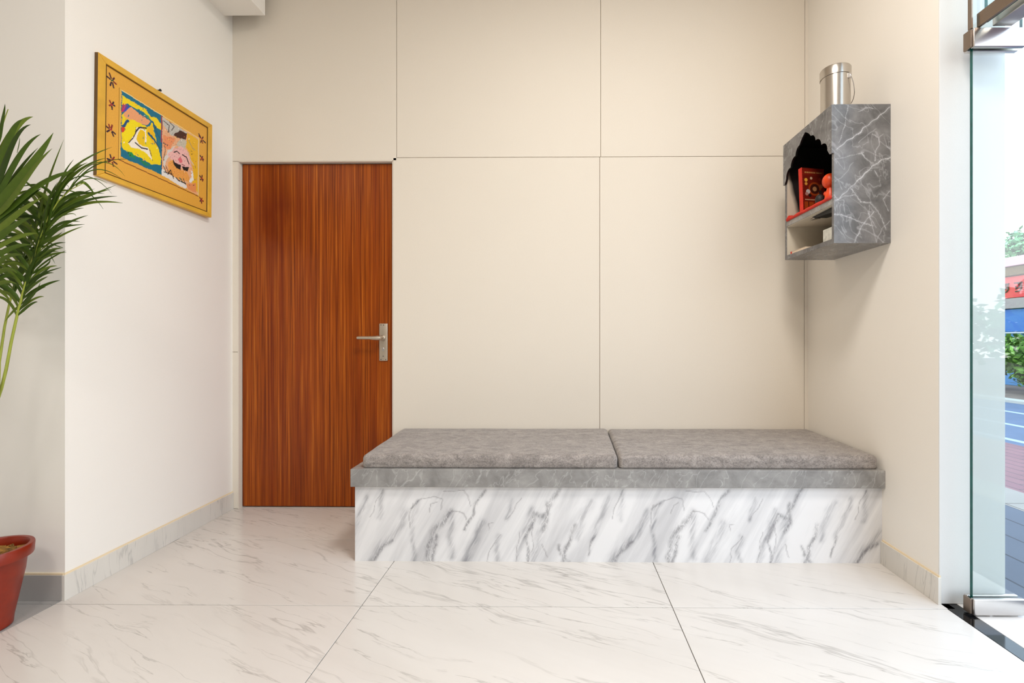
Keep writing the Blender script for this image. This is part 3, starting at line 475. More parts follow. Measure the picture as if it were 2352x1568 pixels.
# ------------------------------------------------------------------ bench
bench = empty('bench', (.28, -.34, 0), 'built-in wall bench of streaky white marble with a grey marble top', 'bench')
BX0, BX1, BY, BZ = -.938, 1.501, -.664, .352
K = 1/1653.0   # vein drawing scale
def bp_(cx, cy): return ((cx-122)*K, .334-(cy-548)*K*1.03)
soft = [([(520, 720), (480, 800), (400, 900), (300, 1010), (240, 1100)], 62), ([(620, 640), (580, 760), (560, 850), (570, 1100)], 34), ([(1100, 800), (1020, 940), (970, 1100)], 58), ([(1480, 700), (1430, 880), (1370, 1100)], 44),
        ([(1240, 900), (1200, 1000), (1220, 1100)], 40), ([(1560, 760), (1540, 900), (1500, 1100)], 62), ([(1940, 640), (1880, 760), (1840, 900)], 50), ([(1330, 620), (1300, 760)], 30), ([(860, 720), (860, 900), (880, 1060)], 46), ([(330, 560), (300, 760)], 40), ([(2060, 600), (2010, 760), (1960, 900)], 40)]
dark = [([(850, 705), (800, 790), (740, 860), (700, 960), (675, 1040), (690, 1100)], 34), ([(760, 900), (740, 1000), (700, 1100)], 26), ([(1140, 545), (1090, 600), (1050, 680), (1030, 740), (980, 800), (955, 840)], 17), ([(1700, 545), (1640, 620), (1600, 700), (1560, 760), (1500, 730), (1480, 800), (1440, 900)], 25),
        ([(1600, 640), (1590, 800), (1560, 860)], 26), ([(1820, 800), (1780, 900), (1740, 980), (1710, 1100)], 26), ([(1680, 970), (1700, 1030), (1760, 1100)], 18), ([(1970, 890), (1935, 960), (1915, 1030)], 13), ([(1440, 900), (1470, 1000), (1460, 1100)], 15), ([(560, 700), (600, 660), (640, 620)], 10), ([(400, 930), (330, 1000), (260, 1090)], 20)]
thin = [([(640, 620), (720, 590), (780, 610), (785, 690)], 5), ([(800, 560), (880, 570), (960, 560), (1000, 610), (1020, 680)], 5), ([(850, 700), (910, 710), (950, 730), (975, 770)], 6), ([(545, 830), (550, 750), (580, 660)], 4), ([(700, 720), (710, 650), (750, 630)], 3),
        ([(1190, 800), (1150, 810), (1155, 860)], 4), ([(1250, 890), (1200, 950), (1150, 990), (1130, 1100)], 5), ([(1400, 850), (1380, 1000), (1360, 1100)], 4), ([(1480, 800), (1500, 960), (1460, 1100)], 4), ([(1390, 620), (1330, 720), (1300, 760)], 3), ([(1560, 950), (1600, 1040)], 3), ([(2190, 550), (2120, 640), (2090, 760)], 4)]
def bench_veins(u, v):
    x = u+.006*np.sin(u*17+v*13)+.003*np.sin(v*60+u*31)+.0012*np.sin(v*190-u*90); y = v+.006*np.sin(v*19+u*23)
    D = np.zeros(u.shape); Sf = np.zeros(u.shape); T = np.zeros(u.shape); per = 1.12
    for rep in (-1, 0, 1, 2):
        for lst, arr, sharp in ((soft, Sf, 0), (dark, D, 0), (thin, T, 1)):
            for pts, w in lst:
                q = [(bp_(*p)[0]+rep*per, bp_(*p)[1]) for p in pts]
                if max(a for a, b in q) < -.1 or min(a for a, b in q) > 2.6: continue
                d = seg_dist(x, y, q); ww = w*K*(.75 if sharp else .62)
                np.maximum(arr, np.exp(-(d/(ww*(1.05 if arr is D else .85)))**2) if not sharp else np.clip(1.4-d/max(ww, .002), 0, 1), out=arr)
    edge = np.clip(np.abs(np.sin(u*140+v*60))*1.3, 0, 1)
    return np.stack([D*.85, Sf*.75, T*.6, np.ones(u.shape)], 1)
grid_plate('bench_base', (BX0, BY, 0), (1, 0, 0), (0, 0, 1), BX1-BX0, BZ, 560, 82, .66, 'bench_marble', bench, 'vein', bench_veins)
bm = bmesh.new(); hexa(bm, [(BX0-.012, BY-.024, BZ), (1.499, BY-.024, BZ), (1.518, -.002, BZ), (BX0-.012, -.002, BZ), (BX0-.012, BY-.024, .4335), (1.499, BY-.024, .4335), (1.518, -.002, .4335), (BX0-.012, -.002, .4335)], .0025)
link('bench_top', bm, 'slab_marble', bench)
def cushion(name, xf0, xf1, xb0, xb1, yf, yb, z0, z1, label, seed):
    nx, ny, nz, r = 110, 56, 12, .021
    bm = bmesh.new(); vid = {}
    L, Wd, Hh = xf1-xf0, yb-yf, z1-z0
    def vert(i, j, k):
        if (i, j, k) in vid: return vid[(i, j, k)]
        def rs(n, tot):  # denser near ends
            return None
        def pos(a, n, tot):
            t = a/n; m = 4
            if a <= m: return tot and r*1.2*a/m
            if a >= n-m: return tot-r*1.2*(n-a)/m
            return r*1.2+(tot-2.4*r)*(a-m)/(n-2*m)
        p = Vector((pos(i, nx, L), pos(j, ny, Wd), pos(k, nz, Hh)))
        rb = .5
        c = Vector((min(max(p.x, r), L-r), min(max(p.y, r), Wd-r), min(max(p.z, r if p.z > Hh*.5 else r*.5), Hh-r)))
        d = p-c
        if d.length > 1e-6:
            # cube -> sphere mapping of corner region
            mx = max(abs(d.x), abs(d.y), abs(d.z)); d = d.normalized()*mx
        q = c+d
        cx = math.sin(math.pi*min(max(q.x/L, 0), 1)); cy = math.sin(math.pi*min(max(q.y/Wd, 0), 1))
        top = max(0, q.z/Hh)
        q.z += .003*(cx**.4)*(cy**.4)*top
        nse = noise.noise(Vector((q.x*5+seed, q.y*6, q.z*9)))*.0022+noise.noise(Vector((q.x*16+seed, q.y*22, q.z*20)))*.0010
        q.z += nse*top; q.y += nse*(1-q.y/Wd)*.8*math.sin(math.pi*min(1, top))
        t = q.y/Wd; x0 = xf0+(xb0-xf0)*t; x1 = xf1+(xb1-xf1)*t
        v = bm.verts.new((x0+(x1-x0)*q.x/L, yf+q.y, z0+q.z)); vid[(i, j, k)] = v; return v
    def quad(a, b, c, d): bm.faces.new([vert(*a), vert(*b), vert(*c), vert(*d)])
    for i in range(nx):
        for j in range(ny): quad((i, j, 0), (i, j+1, 0), (i+1, j+1, 0), (i+1, j, 0)); quad((i, j, nz), (i+1, j, nz), (i+1, j+1, nz), (i, j+1, nz))
        for k in range(nz): quad((i, 0, k), (i+1, 0, k), (i+1, 0, k+1), (i, 0, k+1)); quad((i, ny, k), (i, ny, k+1), (i+1, ny, k+1), (i+1, ny, k))
    for j in range(ny):
        for k in range(nz): quad((0, j, k), (0, j, k+1), (0, j+1, k+1), (0, j+1, k)); quad((nx, j, k), (nx, j+1, k), (nx, j+1, k+1), (nx, j, k+1))
    o = link(name, bm, 'grey_fabric', None, True); o.location = (0, 0, 0)
    return tag(o, label, 'cushion', 'seat cushions on the bench')
cushion('seat_cushion', -.905, .284, -.932, .306, -.667, -.008, .4337, .4955, 'flat grey fabric seat cushion on the bench beside the wooden door', 1.0)
cushion('seat_cushion', .289, 1.483, .311, 1.508, -.667, -.008, .4337, .4955, 'flat grey fabric seat cushion on the bench under the wall cabinet', 9.0)

# ------------------------------------------------------------------ painting
PX = -1.939
pt = empty('framed_painting', (-1.96, -.5525, 1.981), 'colourful folk-style painting in a yellow ochre frame hung on the white wall', 'painting')
Y0, Y1, Z0, Z1 = -.881, -.224, 1.7185, 2.2415
YI0, YI1, ZI0, ZI1 = -.842, -.250, 1.742, 2.215
bm = bmesh.new()
def frame_bar(a, b, c, d, ext=0):   # outer a,b ; inner c,d as (y,z)
    xb = -1.9645
    hexa(bm, [(xb, a[0], a[1]), (xb, b[0], b[1]), (xb, d[0], d[1]), (xb, c[0], c[1]), (PX+.004, a[0], a[1]), (PX+.004, b[0], b[1]), (PX+.001, d[0], d[1]), (PX+.001, c[0], c[1])], .002)
o_ = [(Y0, Z0), (Y1, Z0), (Y1, Z1), (Y0, Z1)]; i_ = [(YI0, ZI0), (YI1, ZI0), (YI1, ZI1), (YI0, ZI1)]
for k in range(4): frame_bar(o_[k], o_[(k+1) % 4], i_[k], i_[(k+1) % 4])
bm.normal_update()
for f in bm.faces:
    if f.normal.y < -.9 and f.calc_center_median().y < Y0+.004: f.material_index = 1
link('frame', bm, ['frame_ochre', 'frame_dark'], pt)
bm = bmesh.new()
for a, b, c, d in ((YI0+.002, YI1-.002, ZI0+.002, ZI0+.004), (YI0+.002, YI1-.002, ZI1-.0045, ZI1-.002), (YI0+.002, YI0+.0035, ZI0+.002, ZI1-.002), (YI1-.004, YI1-.002, ZI0+.002, ZI1-.002)): box(bm, PX-.004, PX+.0005, a, b, c, d, .001)
link('inner_moulding', bm, 'frame_dark', pt)
def art(u, v):
    y = u+YI0; z = v+ZI0-.0; col = np.tile(np.array(lin((234, 172, 68))), (len(u), 1))
    yy = y+wob(y, z, .0028, 4); zz = z+wob(z, y, .0028, 4.5, 1)
    for kind, c, pts, w in ART:
        small = w and w < .0075
        X_, Z_ = (y, z) if small else (yy, zz)
        m = in_poly(X_, Z_, pts) if kind == 'p' else seg_dist(X_, Z_, pts) < w*.5
        col[m] = lin(c)
    # brushy flecks inside the picture
    inside = (y > -.755) & (y < -.345) & (z > 1.86) & (z < 2.10)
    h = np.sin(y*913+np.sin(z*517)*3)*np.sin(z*871+np.sin(y*433)*3)
    m = inside & (h > .93) & (y > -.535); col[m] = lin((70, 60, 60))
    return col
grid_plate('picture', (PX-.004, YI0, ZI0), (0, 1, 0), (0, 0, 1), YI1-YI0, ZI1-ZI0, 296, 236, .014, 'painted_panel', pt, 'art', art)
pt.rotation_euler = (-.012, 0, 0)
bm = bmesh.new(); tube(bm, [(-1.962, -.565, 2.247), (-1.938, -.565, 2.250)], .0035, 10); tube(bm, [(-1.938, -.565, 2.250), (-1.935, -.565, 2.250)], .006, 10)
tag(link('picture_nail', bm, 'rubber_black'), 'small dark nail sticking out above the top edge of the framed painting', 'nail')

# ------------------------------------------------------------------ wall cabinet shrine
cab = empty('wall_cabinet', (1.37, -.5, 1.463), 'dark grey marble-patterned wall cabinet with a scalloped arch opening', 'cabinet')
CX0, CX1, CY0, CY1, CZ0, CZ1 = 1.245, 1.497, -.723, -.273, 1.4635, 2.086
CK = 1/1098.0*.35*0+0.00062
def cv(cx, cy): return ((cx-522)*.000611*1.0, .6225-(cy-345)*.000627)
cst = [([(540, 670), (620, 605), (700, 560), (740, 515), (830, 450), (930, 370)], 9, 1), ([(690, 900), (740, 850), (800, 790), (870, 745), (935, 725)], 12, 1), ([(690, 900), (620, 960), (540, 1035)], 7, .7), ([(525, 1135), (580, 1135), (640, 1155), (740, 1195), (810, 1215)], 7, .95), ([(740, 1190), (705, 1260), (672, 1330)], 7, .9), ([(640, 940), (690, 1000), (720, 1042), (790, 1050), (840, 1105)], 7, .9),
       ([(840, 1105), (880, 1180), (905, 1245)], 6, .7), ([(720, 690), (750, 730), (800, 765)], 7, .9), ([(850, 590), (850, 640), (825, 690), (820, 750)], 6, .8), ([(770, 1110), (800, 1200), (830, 1330)], 5, .7), ([(740, 1200), (770, 1160), (815, 1115)], 9, .9), ([(530, 1030), (600, 1005), (680, 990)], 4, .6), ([(930, 965), (885, 1020)], 8, .8), ([(820, 820), (845, 860)], 8, .7), ([(880, 560), (850, 590), (800, 560)], 4, .6),
       ([(700, 620), (760, 570), (830, 520)], 4, .5), ([(530, 740), (640, 715), (740, 690)], 4, .5), ([(780, 1060), (780, 1140), (830, 1230)], 4, .5), ([(880, 1020), (920, 1110)], 4, .5), ([(560, 620), (600, 500), (625, 350)], 3, .5), ([(700, 400), (760, 370), (820, 380)], 4, .45), ([(830, 1330), (870, 1240), (930, 1180)], 4, .5), ([(530, 900), (600, 850), (660, 760)], 5, .35), ([(910, 650), (935, 660)], 6, .6)]
def cab_veins(u, v):
    x = u+wob(u, v, .003, 4); y = v+wob(v, u, .003, 4, 1); a = np.zeros(u.shape); b = np.zeros(u.shape)
    for pts, w, s in cst:
        d = seg_dist(x, y, [cv(*p) for p in pts]); ww = w*.00017
        np.maximum(a, s*np.clip(1.35-d/max(ww, .0011), 0, 1), out=a); np.maximum(b, s*np.clip(1-d/(ww*9), 0, 1)**2, out=b)
    return np.stack([a*.8, b*.5, b*0, np.ones(u.shape)], 1)
grid_plate('side_panel', (CX0, CY0, CZ0), (1, 0, 0), (0, 0, 1), CX1-CX0, CZ1-CZ0, 126, 310, .016, 'cabinet_marble', cab, 'vein', cab_veins)
bm = bmesh.new(); box(bm, CX0, CX1+.016, CY1-.016, CY1, CZ0, CZ1, .0008, 1); link('side_panel', bm, 'cabinet_marble', cab)
bm = bmesh.new(); box(bm, CX0, CX1+.008, CY0+.016, CY1-.016, CZ0, CZ0+.022, .0008, 1); link('bottom_panel', bm, 'cabinet_marble', cab)
bm = bmesh.new(); box(bm, CX0, CX1+.008, CY0+.016, CY1-.016, CZ1-.018, CZ1, .0008, 1); link('top_panel', bm, 'cabinet_marble', cab)
bm = bmesh.new(); box(bm, CX0, CX1-.006, CY0+.0165, CY1-.0165, 1.641, 1.667, .0008, 1); link('shelf', bm, 'slab_marble', cab)
# arch panel
cusps = [(-.706, 1.868), (-.689, 1.893), (-.641, 1.938), (-.592, 1.980), (-.551, 2.019)]
def scal(a, b, bul, n=8):
    a = Vector((*a, 0)); b = Vector((*b, 0)); m = (a+b)/2; d = b-a; nr = Vector((-d.y, d.x, 0)).normalized()
    r = []
    for k in range(n):
        t = k/n; r.append(a+d*t+nr*bul*math.sin(math.pi*t)**.75)
    return [(p.x, p.y) for p in r]
arch = [cusps[0]]+scal(cusps[1], cusps[2], .017)+scal(cusps[2], cusps[3], .0145)+scal(cusps[3], cusps[4], .011)+scal(cusps[4], (-.498, 2.060), .004)+[(-.498, 2.060)]
arch += [(-.996-y, z) for y, z in arch[::-1][1:]]
arch[-1] = (-.290, 1.868)
outl = [(CY0+.0005, CZ1-.0005), (CY0+.0005, 1.868)]+arch+[(CY1-.0005, 1.868), (CY1-.0005, CZ1-.0005)]
from mathutils.geometry import tessellate_polygon
bm = bmesh.new()
fr = [bm.verts.new((CX0-.010, y, z)) for y, z in outl]; bk = [bm.verts.new((CX0-.0002, y, z)) for y, z in outl]
for tri in tessellate_polygon([[Vector((y, z, 0)) for y, z in outl]]):
    bm.faces.new([fr[q] for q in tri]); bm.faces.new([bk[q] for q in tri])
for i in range(len(outl)): 
    j = (i+1) % len(outl); f = bm.faces.new([fr[i], bk[i], bk[j], fr[j]])
    if 2 <= i < len(outl)-3: f.material_index = 1
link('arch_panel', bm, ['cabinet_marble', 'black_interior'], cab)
# linings
t = NT('cream_black_laminate'); v = t.coord(); sp = t.n('ShaderNodeSeparateXYZ'); t.l(v, sp.inputs[0])
e = t.math('ADD', t.math('MULTIPLY', t.math('SUBTRACT', sp.outputs['Z'], 1.86), 9.0), t.math('MULTIPLY', t.math('SUBTRACT', sp.outputs['X'], 1.262), 34.0))  # cream blends to black with height and with depth towards the wall
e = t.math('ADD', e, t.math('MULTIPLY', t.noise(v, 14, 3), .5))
t.bsdf(t.mix(t.ramp(e, [(.0, G(0)), (.9, G(1))]), lin((200, 188, 168)), lin((14, 11, 9))), .5); M['cream_black_laminate'] = t.m
bm = bmesh.new(); box(bm, CX0+.003, CX1-.007, CY1-.0185, CY1-.0162, 1.6672, CZ1-.0185, mi=0); link('lining', bm, 'cream_black_laminate', cab)
bm = bmesh.new(); box(bm, CX1-.006, CX1-.001, CY0+.0165, CY1-.0165, CZ0+.0225, CZ1-.0185)
box(bm, CX0+.003, CX1-.007, CY0+.0162, CY0+.018, 1.6672, CZ1-.0185); box(bm, CX0+.003, CX1-.007, CY0+.0185, CY1-.019, CZ1-.0205, CZ1-.0182)
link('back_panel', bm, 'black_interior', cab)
bm = bmesh.new(); box(bm, CX0+.003, CX1-.007, CY1-.0185, CY1-.0162, CZ0+.0225, 1.6408); box(bm, CX0+.003, CX1-.007, CY0+.0165, CY1-.019, 1.638, 1.6408); box(bm, CX0+.02, CX1-.007, CY0+.0165, CY1-.019, CZ0+.0221, CZ0+.0235)
link('lower_lining', bm, 'cream_laminate', cab)

# things on and in the cabinet
can = empty('steel_can', (1.330, -.59, CZ1), 'brushed stainless steel lidded can with wire handle on top of the wall cabinet', 'can')
bm = bmesh.new(); lathe(bm, [(0, CZ1), (.060, CZ1), (.0625, CZ1+.003), (.0625, CZ1+.20), (.0615, CZ1+.2), (0, CZ1+.2)], 1.330, -.59, 72); o = link('body', bm, 'can_steel', can); smooth_by_angle(o)
bm = bmesh.new(); lathe(bm, [(.0632, CZ1+.186), (.0655, CZ1+.186), (.0655, CZ1+.225), (.0635, CZ1+.229), (.060, CZ1+.229), (.058, CZ1+.224), (0, CZ1+.224)], 1.330, -.59, 72); o = link('lid', bm, 'can_steel', can); smooth_by_angle(o)
a0 = math.radians(-62)
ex, ey = 1.330+.0635*math.cos(a0), -.59+.0635*math.sin(a0)
bm = bmesh.new(); box(bm, ex-.009, ex+.009, ey-.004, ey+.002, CZ1+.160, CZ1+.184, .002); link('handle_lug', bm, 'brushed_steel', can)
bm = bmesh.new(); pts = []
for k in range(25):
    a = math.radians(-62+180*k/24); dz = -.105*math.sin(math.pi*k/24); R = .070+.012*math.sin(math.pi*k/24)
    pts.append((1.330+R*math.cos(a), -.59+R*math.sin(a), CZ1+.174+dz))
tube(bm, pts, .0018, 8); o = link('wire_handle', bm, 'brushed_steel', can, True)
bm = bmesh.new(); tube(bm, [(1.478, -.30, CZ1+.001), (1.478, -.30, CZ1+.05)], .004, 8)
# small brass stub beside the back corner
tag(link('brass_stub', bm, 'gold'), 'tiny brass-coloured stub on the cabinet top at its far corner', 'ornament')
# red cloth on shelf
bm = bmesh.new(); n = 40; prev = None
for i in range(n+1):
    y = -.704+(.704-.298)*i/n; t_ = i/n
    end = 1.0 if t_ < .92 else 1+.6*math.sin((t_-.92)/.08*math.pi)
    h = (.016+.0012*math.sin(i*.7))*end; xo = CX0-.004-.001*math.sin(i*.5)
    sec = [(xo, 1.6675), (xo-.003*end, 1.6675+h*.5), (xo+.003, 1.6675+h), (xo+.02, 1.6675+h*1.05), (xo+.14, 1.6675+.004), (xo+.14, 1.6675)]
    ring = [bm.verts.new((x, y, z)) for x, z in sec]
    if prev:
        for k in range(len(sec)): bm.faces.new([prev[k], prev[(k+1) % 6], ring[(k+1) % 6], ring[k]])
    else: bm.faces.new(ring)
    prev = ring
bm.faces.new(prev[::-1])
o = link('red_cloth', bm, 'cloth_red', None, True); tag(o, 'red cloth rolled along the front edge of the cabinet middle shelf', 'cloth')
# book
bk_ = empty('religious_book', (1.31, -.43, 1.684), 'dark red patterned hardback standing inside the arched cabinet', 'book')
def cover(u, v):
    c = np.tile(np.array(lin((104, 22, 12))), (len(u), 1)); w_, h_ = .125, .222
    def R(x0, x1, y0, y1, col, cond=None):
        m = (u > x0) & (u < x1) & (v > y0) & (v < y1)
        if cond is not None: m &= cond
        c[m] = lin(col)
    R(.004, .121, .185, .218, (120, 26, 14)); R(.012, .113, .195, .203, (205, 150, 90), np.sin(u*900+np.sin(u*300))>-.1)
    d = np.hypot(u-.068, (v-.115)); c[(d < .035)] = lin((150, 60, 20)); c[(d < .026)] = lin((60, 20, 14)); c[d < .012] = lin((170, 120, 80))
    for (x, y, r, col) in ((.02, .16, .009, (220, 160, 60)), (.02, .14, .008, (205, 140, 60)), (.03, .10, .012, (190, 180, 175)), (.022, .088, .009, (170, 120, 110)), (.10, .10, .010, (60, 40, 40)), (.105, .13, .01, (150, 80, 50)), (.05, .17, .007, (200, 170, 140)), (.10, .165, .008, (140, 40, 30)), (.09, .08, .009, (200, 150, 110)), (.04, .08, .008, (30, 20, 20))):
        c[np.hypot(u-x, v-y) < r] = lin(col)
    R(.012, .09, .055, .061, (215, 180, 140), np.sin(u*1100) > -.2)
    R(.008, .117, .004, .048, (150, 62, 20)); R(.028, .033, .004, .048, (60, 14, 10)); R(.060, .064, .004, .048, (60, 14, 10)); R(.092, .096, .004, .048, (60, 14, 10))
    for e in (.0, .119): R(e, e+.006, 0, h_, (140, 30, 18), np.sin(v*500) > 0)
    return c
cov = grid_plate('cover', (1.250, -.440, 1.684), (1, 0, 0), (0, 0, 1), .125, .222, 100, 170, .003, 'book_cover', bk_, 'art', cover, lin((110, 20, 12)))
bm = bmesh.new(); box(bm, 1.253, 1.372, -.4368, -.419, 1.688, 1.902); link('pages', bm, 'paper_cream', bk_)
bm = bmesh.new(); box(bm, 1.2465, 1.2495, -.441, -.416, 1.684, 1.907, .001); link('spine', bm, 'cloth_red', bk_)
bm = bmesh.new(); box(bm, 1.250, 1.375, -.4188, -.416, 1.684, 1.906, .0008); link('back_cover', bm, 'cloth_red', bk_)
bk_.rotation_euler = (math.radians(-3), 0, math.radians(10))
# orange figurine with round head and shoulders
fig = empty('figurine', (1.30, -.60, 1.6845), 'glossy orange figurine with a round head beside the red book', 'figurine')
bm = bmesh.new(); lathe(bm, [(0, 1.6845), (.024, 1.6845), (.026, 1.695), (.021, 1.725), (.014, 1.750), (.012, 1.770), (0, 1.772)], 1.300, -.600, 40); link('torso', bm, 'figure_orange', fig, True)
bm = bmesh.new(); bmesh.ops.create_uvsphere(bm, u_segments=32, v_segments=20, radius=.034); bmesh.ops.scale(bm, vec=(.95, .95, 1.05), verts=bm.verts); bmesh.ops.translate(bm, verts=bm.verts, vec=(1.297, -.600, 1.783)); link('head', bm, 'figure_orange', fig, True)
bm = bmesh.new(); bmesh.ops.create_uvsphere(bm, u_segments=20, v_segments=12, radius=.010); bmesh.ops.scale(bm, vec=(1, 1, 1.3), verts=bm.verts); bmesh.ops.translate(bm, verts=bm.verts, vec=(1.292, -.577, 1.729)); link('arm', bm, 'figure_orange', fig, True)
bm = bmesh.new(); lathe(bm, [(0, 1.6745), (.012, 1.6745), (.014, 1.684), (.020, 1.698), (.021, 1.716), (.015, 1.728), (.007, 1.733), (0, 1.734)], 1.277, -.553, 28)
o = link('dark_pot', bm, 'rubber_black', None, True); tag(o, 'small round black pot between the orange figurine and the red book', 'pot')
for o2 in (fig,): pass
# clip lamp under shelf
cl = empty('clip_tool', (1.30, -.58, 1.638), 'flat black wedge with a silver tip fixed under the cabinet middle shelf', 'clip')
bm = bmesh.new(); hexa(bm, [(1.262, -.690, 1.612), (1.34, -.690, 1.612), (1.33, -.52, 1.628), (1.268, -.52, 1.628), (1.262, -.690, 1.638), (1.34, -.690, 1.638), (1.33, -.50, 1.638), (1.268, -.50, 1.638)], .002); link('body', bm, 'rubber_black', cl)
bm = bmesh.new(); hexa(bm, [(1.270, -.519, 1.626), (1.30, -.519, 1.626), (1.29, -.47, 1.630), (1.275, -.47, 1.630), (1.270, -.519, 1.634), (1.30, -.519, 1.634), (1.29, -.47, 1.634), (1.275, -.47, 1.634)], .001); link('tip', bm, 'brushed_steel', cl)
bm = bmesh.new(); box(bm, 1.262, 1.33, -.675, -.605, CZ0+.0236, CZ0+.085, .003, 2)
tag(link('small_carton', bm, 'carton_white'), 'small mottled white carton at the near end of the cabinet bottom shelf', 'carton')
bk2 = empty('booklet', (1.28, -.39, CZ0+.024), 'thin cream booklet lying on the cabinet bottom shelf', 'booklet')
bm = bmesh.new(); box(bm, 1.252, 1.318, -.47, -.325, CZ0+.0236, CZ0+.0335, .0008); link('pages', bm, 'paper_cream', bk2)
bm = bmesh.new(); box(bm, 1.251, 1.319, -.471, -.324, CZ0+.0337, CZ0+.0352, .0004); link('cover', bm, 'paper_cream', bk2)
bm = bmesh.new(); box(bm, 1.2492, 1.2512, -.335, -.324, CZ0+.0236, CZ0+.0354, .0004); link('spine', bm, 'cloth_red', bk2)

# ------------------------------------------------------------------ glass entrance
gd = empty('glass_door', (1.66, -1.06, 0), 'frameless clear glass door leaf with green edge and steel patch fittings by the entrance', 'door')
bm = bmesh.new(); fs = box(bm, 1.560, 2.46, -1.066, -1.054, .028, 2.150)
for f in bm.faces:
    if abs(f.normal.y) < .5: pass
bm.normal_update()
for f in bm.faces: f.material_index = 0 if abs(f.calc_center_median().y+1.06) > .004 else 1
link('glass_panel', bm, ['clear_glass', 'glass_edge'], gd)
for z0, z1, nm in ((.006, .066, 'bottom_fitting'), (2.118, 2.189, 'top_fitting')):
    for s, (ya, yb) in enumerate(((-1.083, -1.067), (-1.053, -1.037))):
        bm = bmesh.new(); box(bm, 1.550, 1.742, ya, yb, z0, z1, .003, 3); o = link(nm, bm, 'brushed_steel', gd); smooth_by_angle(o)
    bm = bmesh.new(); box(bm, 1.5425, 1.5495, -1.076, -1.044, z0+.002, z1-.002, .002); link('fitting_end', bm, 'channel_steel', gd)
bm = bmesh.new(); tube(bm, [(1.62, -1.06, .0), (1.62, -1.06, .007)], .016, 20); link('floor_pivot', bm, 'brushed_steel', gd)
tg = empty('transom_glass', (1.7, -1.06, 2.2), 'fixed clear glass panel above the glass door and its steel header', 'glass panel')
bm = bmesh.new(); box(bm, 1.560, 1.745, -1.066, -1.054, 2.196, CEIL-.002)
for f in bm.faces: f.material_index = 0 if abs(f.calc_center_median().y+1.06) > .004 else 1
link('glass_panel', bm, ['clear_glass', 'glass_edge'], tg)
bm = bmesh.new(); box(bm, 1.553, 1.5595, -1.068, -1.052, 2.196, CEIL-.002, .001); link('edge_channel', bm, 'channel_steel', tg)
hd = empty('transom_header', (1.66, -3, 2.25), 'steel header channel holding green-edged glass over the entrance, running toward the viewer', 'door header')
bm = bmesh.new(); box(bm, 1.572, 1.584, -1.22, -1.068, 2.196, 2.248, .002); link('clamp_plate', bm, 'channel_steel', hd)
bm = bmesh.new(); box(bm, 1.600, 1.612, -4.49, -1.07, 2.215, CEIL-.002); 
for f in bm.faces: f.material_index = 0 if abs(f.calc_center_median().x-1.606) > .004 else 1
link('glass_panel', bm, ['clear_glass', 'glass_edge'], hd)
bm = bmesh.new(); box(bm, 1.628, 1.700, -4.49, -1.07, 2.200, 2.262, .003); link('rail', bm, 'brushed_steel', hd)

# ------------------------------------------------------------------ potted palm
palm = empty('potted_palm', (-2.034, -1.195, 0), 'green feathery palm in a red plastic pot at the left wall corner', 'plant')
PXC, PYC = -2.034, -1.195
bm = bmesh.new()
lathe(bm, [(0, 0), (.066, 0), (.072, .006), (.074, .03), (.099, .175), (.102, .19), (.106, .232), (.109, .244), (.122, .246), (.1235, .25), (.1255, .282), (.1235, .2865), (.112, .2865), (.107, .280), (.104, .262), (.100, .20), (0, .20)], PXC, PYC, 96)
o = link('pot', bm, 'pot_red', palm); smooth_by_angle(o, 40)
bm = bmesh.new(); lathe(bm, [(0, .2005), (.06, .24), (.1, .238), (.1015, .2)], PXC, PYC, 40)
bmesh.ops.subdivide_edges(bm, edges=bm.edges[:], cuts=3, use_grid_fill=True)
for v_ in bm.verts:
    if v_.co.z > .205: v_.co.z += .008*noise.noise(v_.co*45)
for v_ in bm.verts:
    d = math.hypot(v_.co.x-PXC, v_.co.y-PYC)
    if d < .0985 : v_.co.z = max(v_.co.z, .236+.008*noise.noise(v_.co*45))
link('soil', bm, 'soil', palm, True)
random.seed(5); bm = bmesh.new()
for k in range(130):
    a = random.uniform(0, 6.28); r = .092*math.sqrt(random.random()); c = Vector((PXC+r*math.cos(a), PYC+r*math.sin(a), .245+random.uniform(-.004, .014)))
    l, w, h = random.uniform(.010, .026), random.uniform(.006, .013), random.uniform(.003, .006); b2 = bmesh.new(); box(b2, -l, l, -w, w, -h, h, .002, 2)
    rot = Matrix.Rotation(random.uniform(0, 6.28), 4, 'Z') @ Matrix.Rotation(random.uniform(-.5, .5), 4, 'X') @ Matrix.Rotation(random.uniform(-.4, .4), 4, 'Y')
    for v_ in b2.verts: v_.co += Vector((random.uniform(-1, 1), random.uniform(-1, 1), random.uniform(-1, 1)))*.0015
    b2.transform(Matrix.Translation(c) @ rot); me = bpy.data.meshes.new('t'); b2.to_mesh(me); b2.free(); bm.from_mesh(me); bpy.data.meshes.remove(me)
tag(link('bark_mulch', bm, 'bark', palm), kind='stuff')

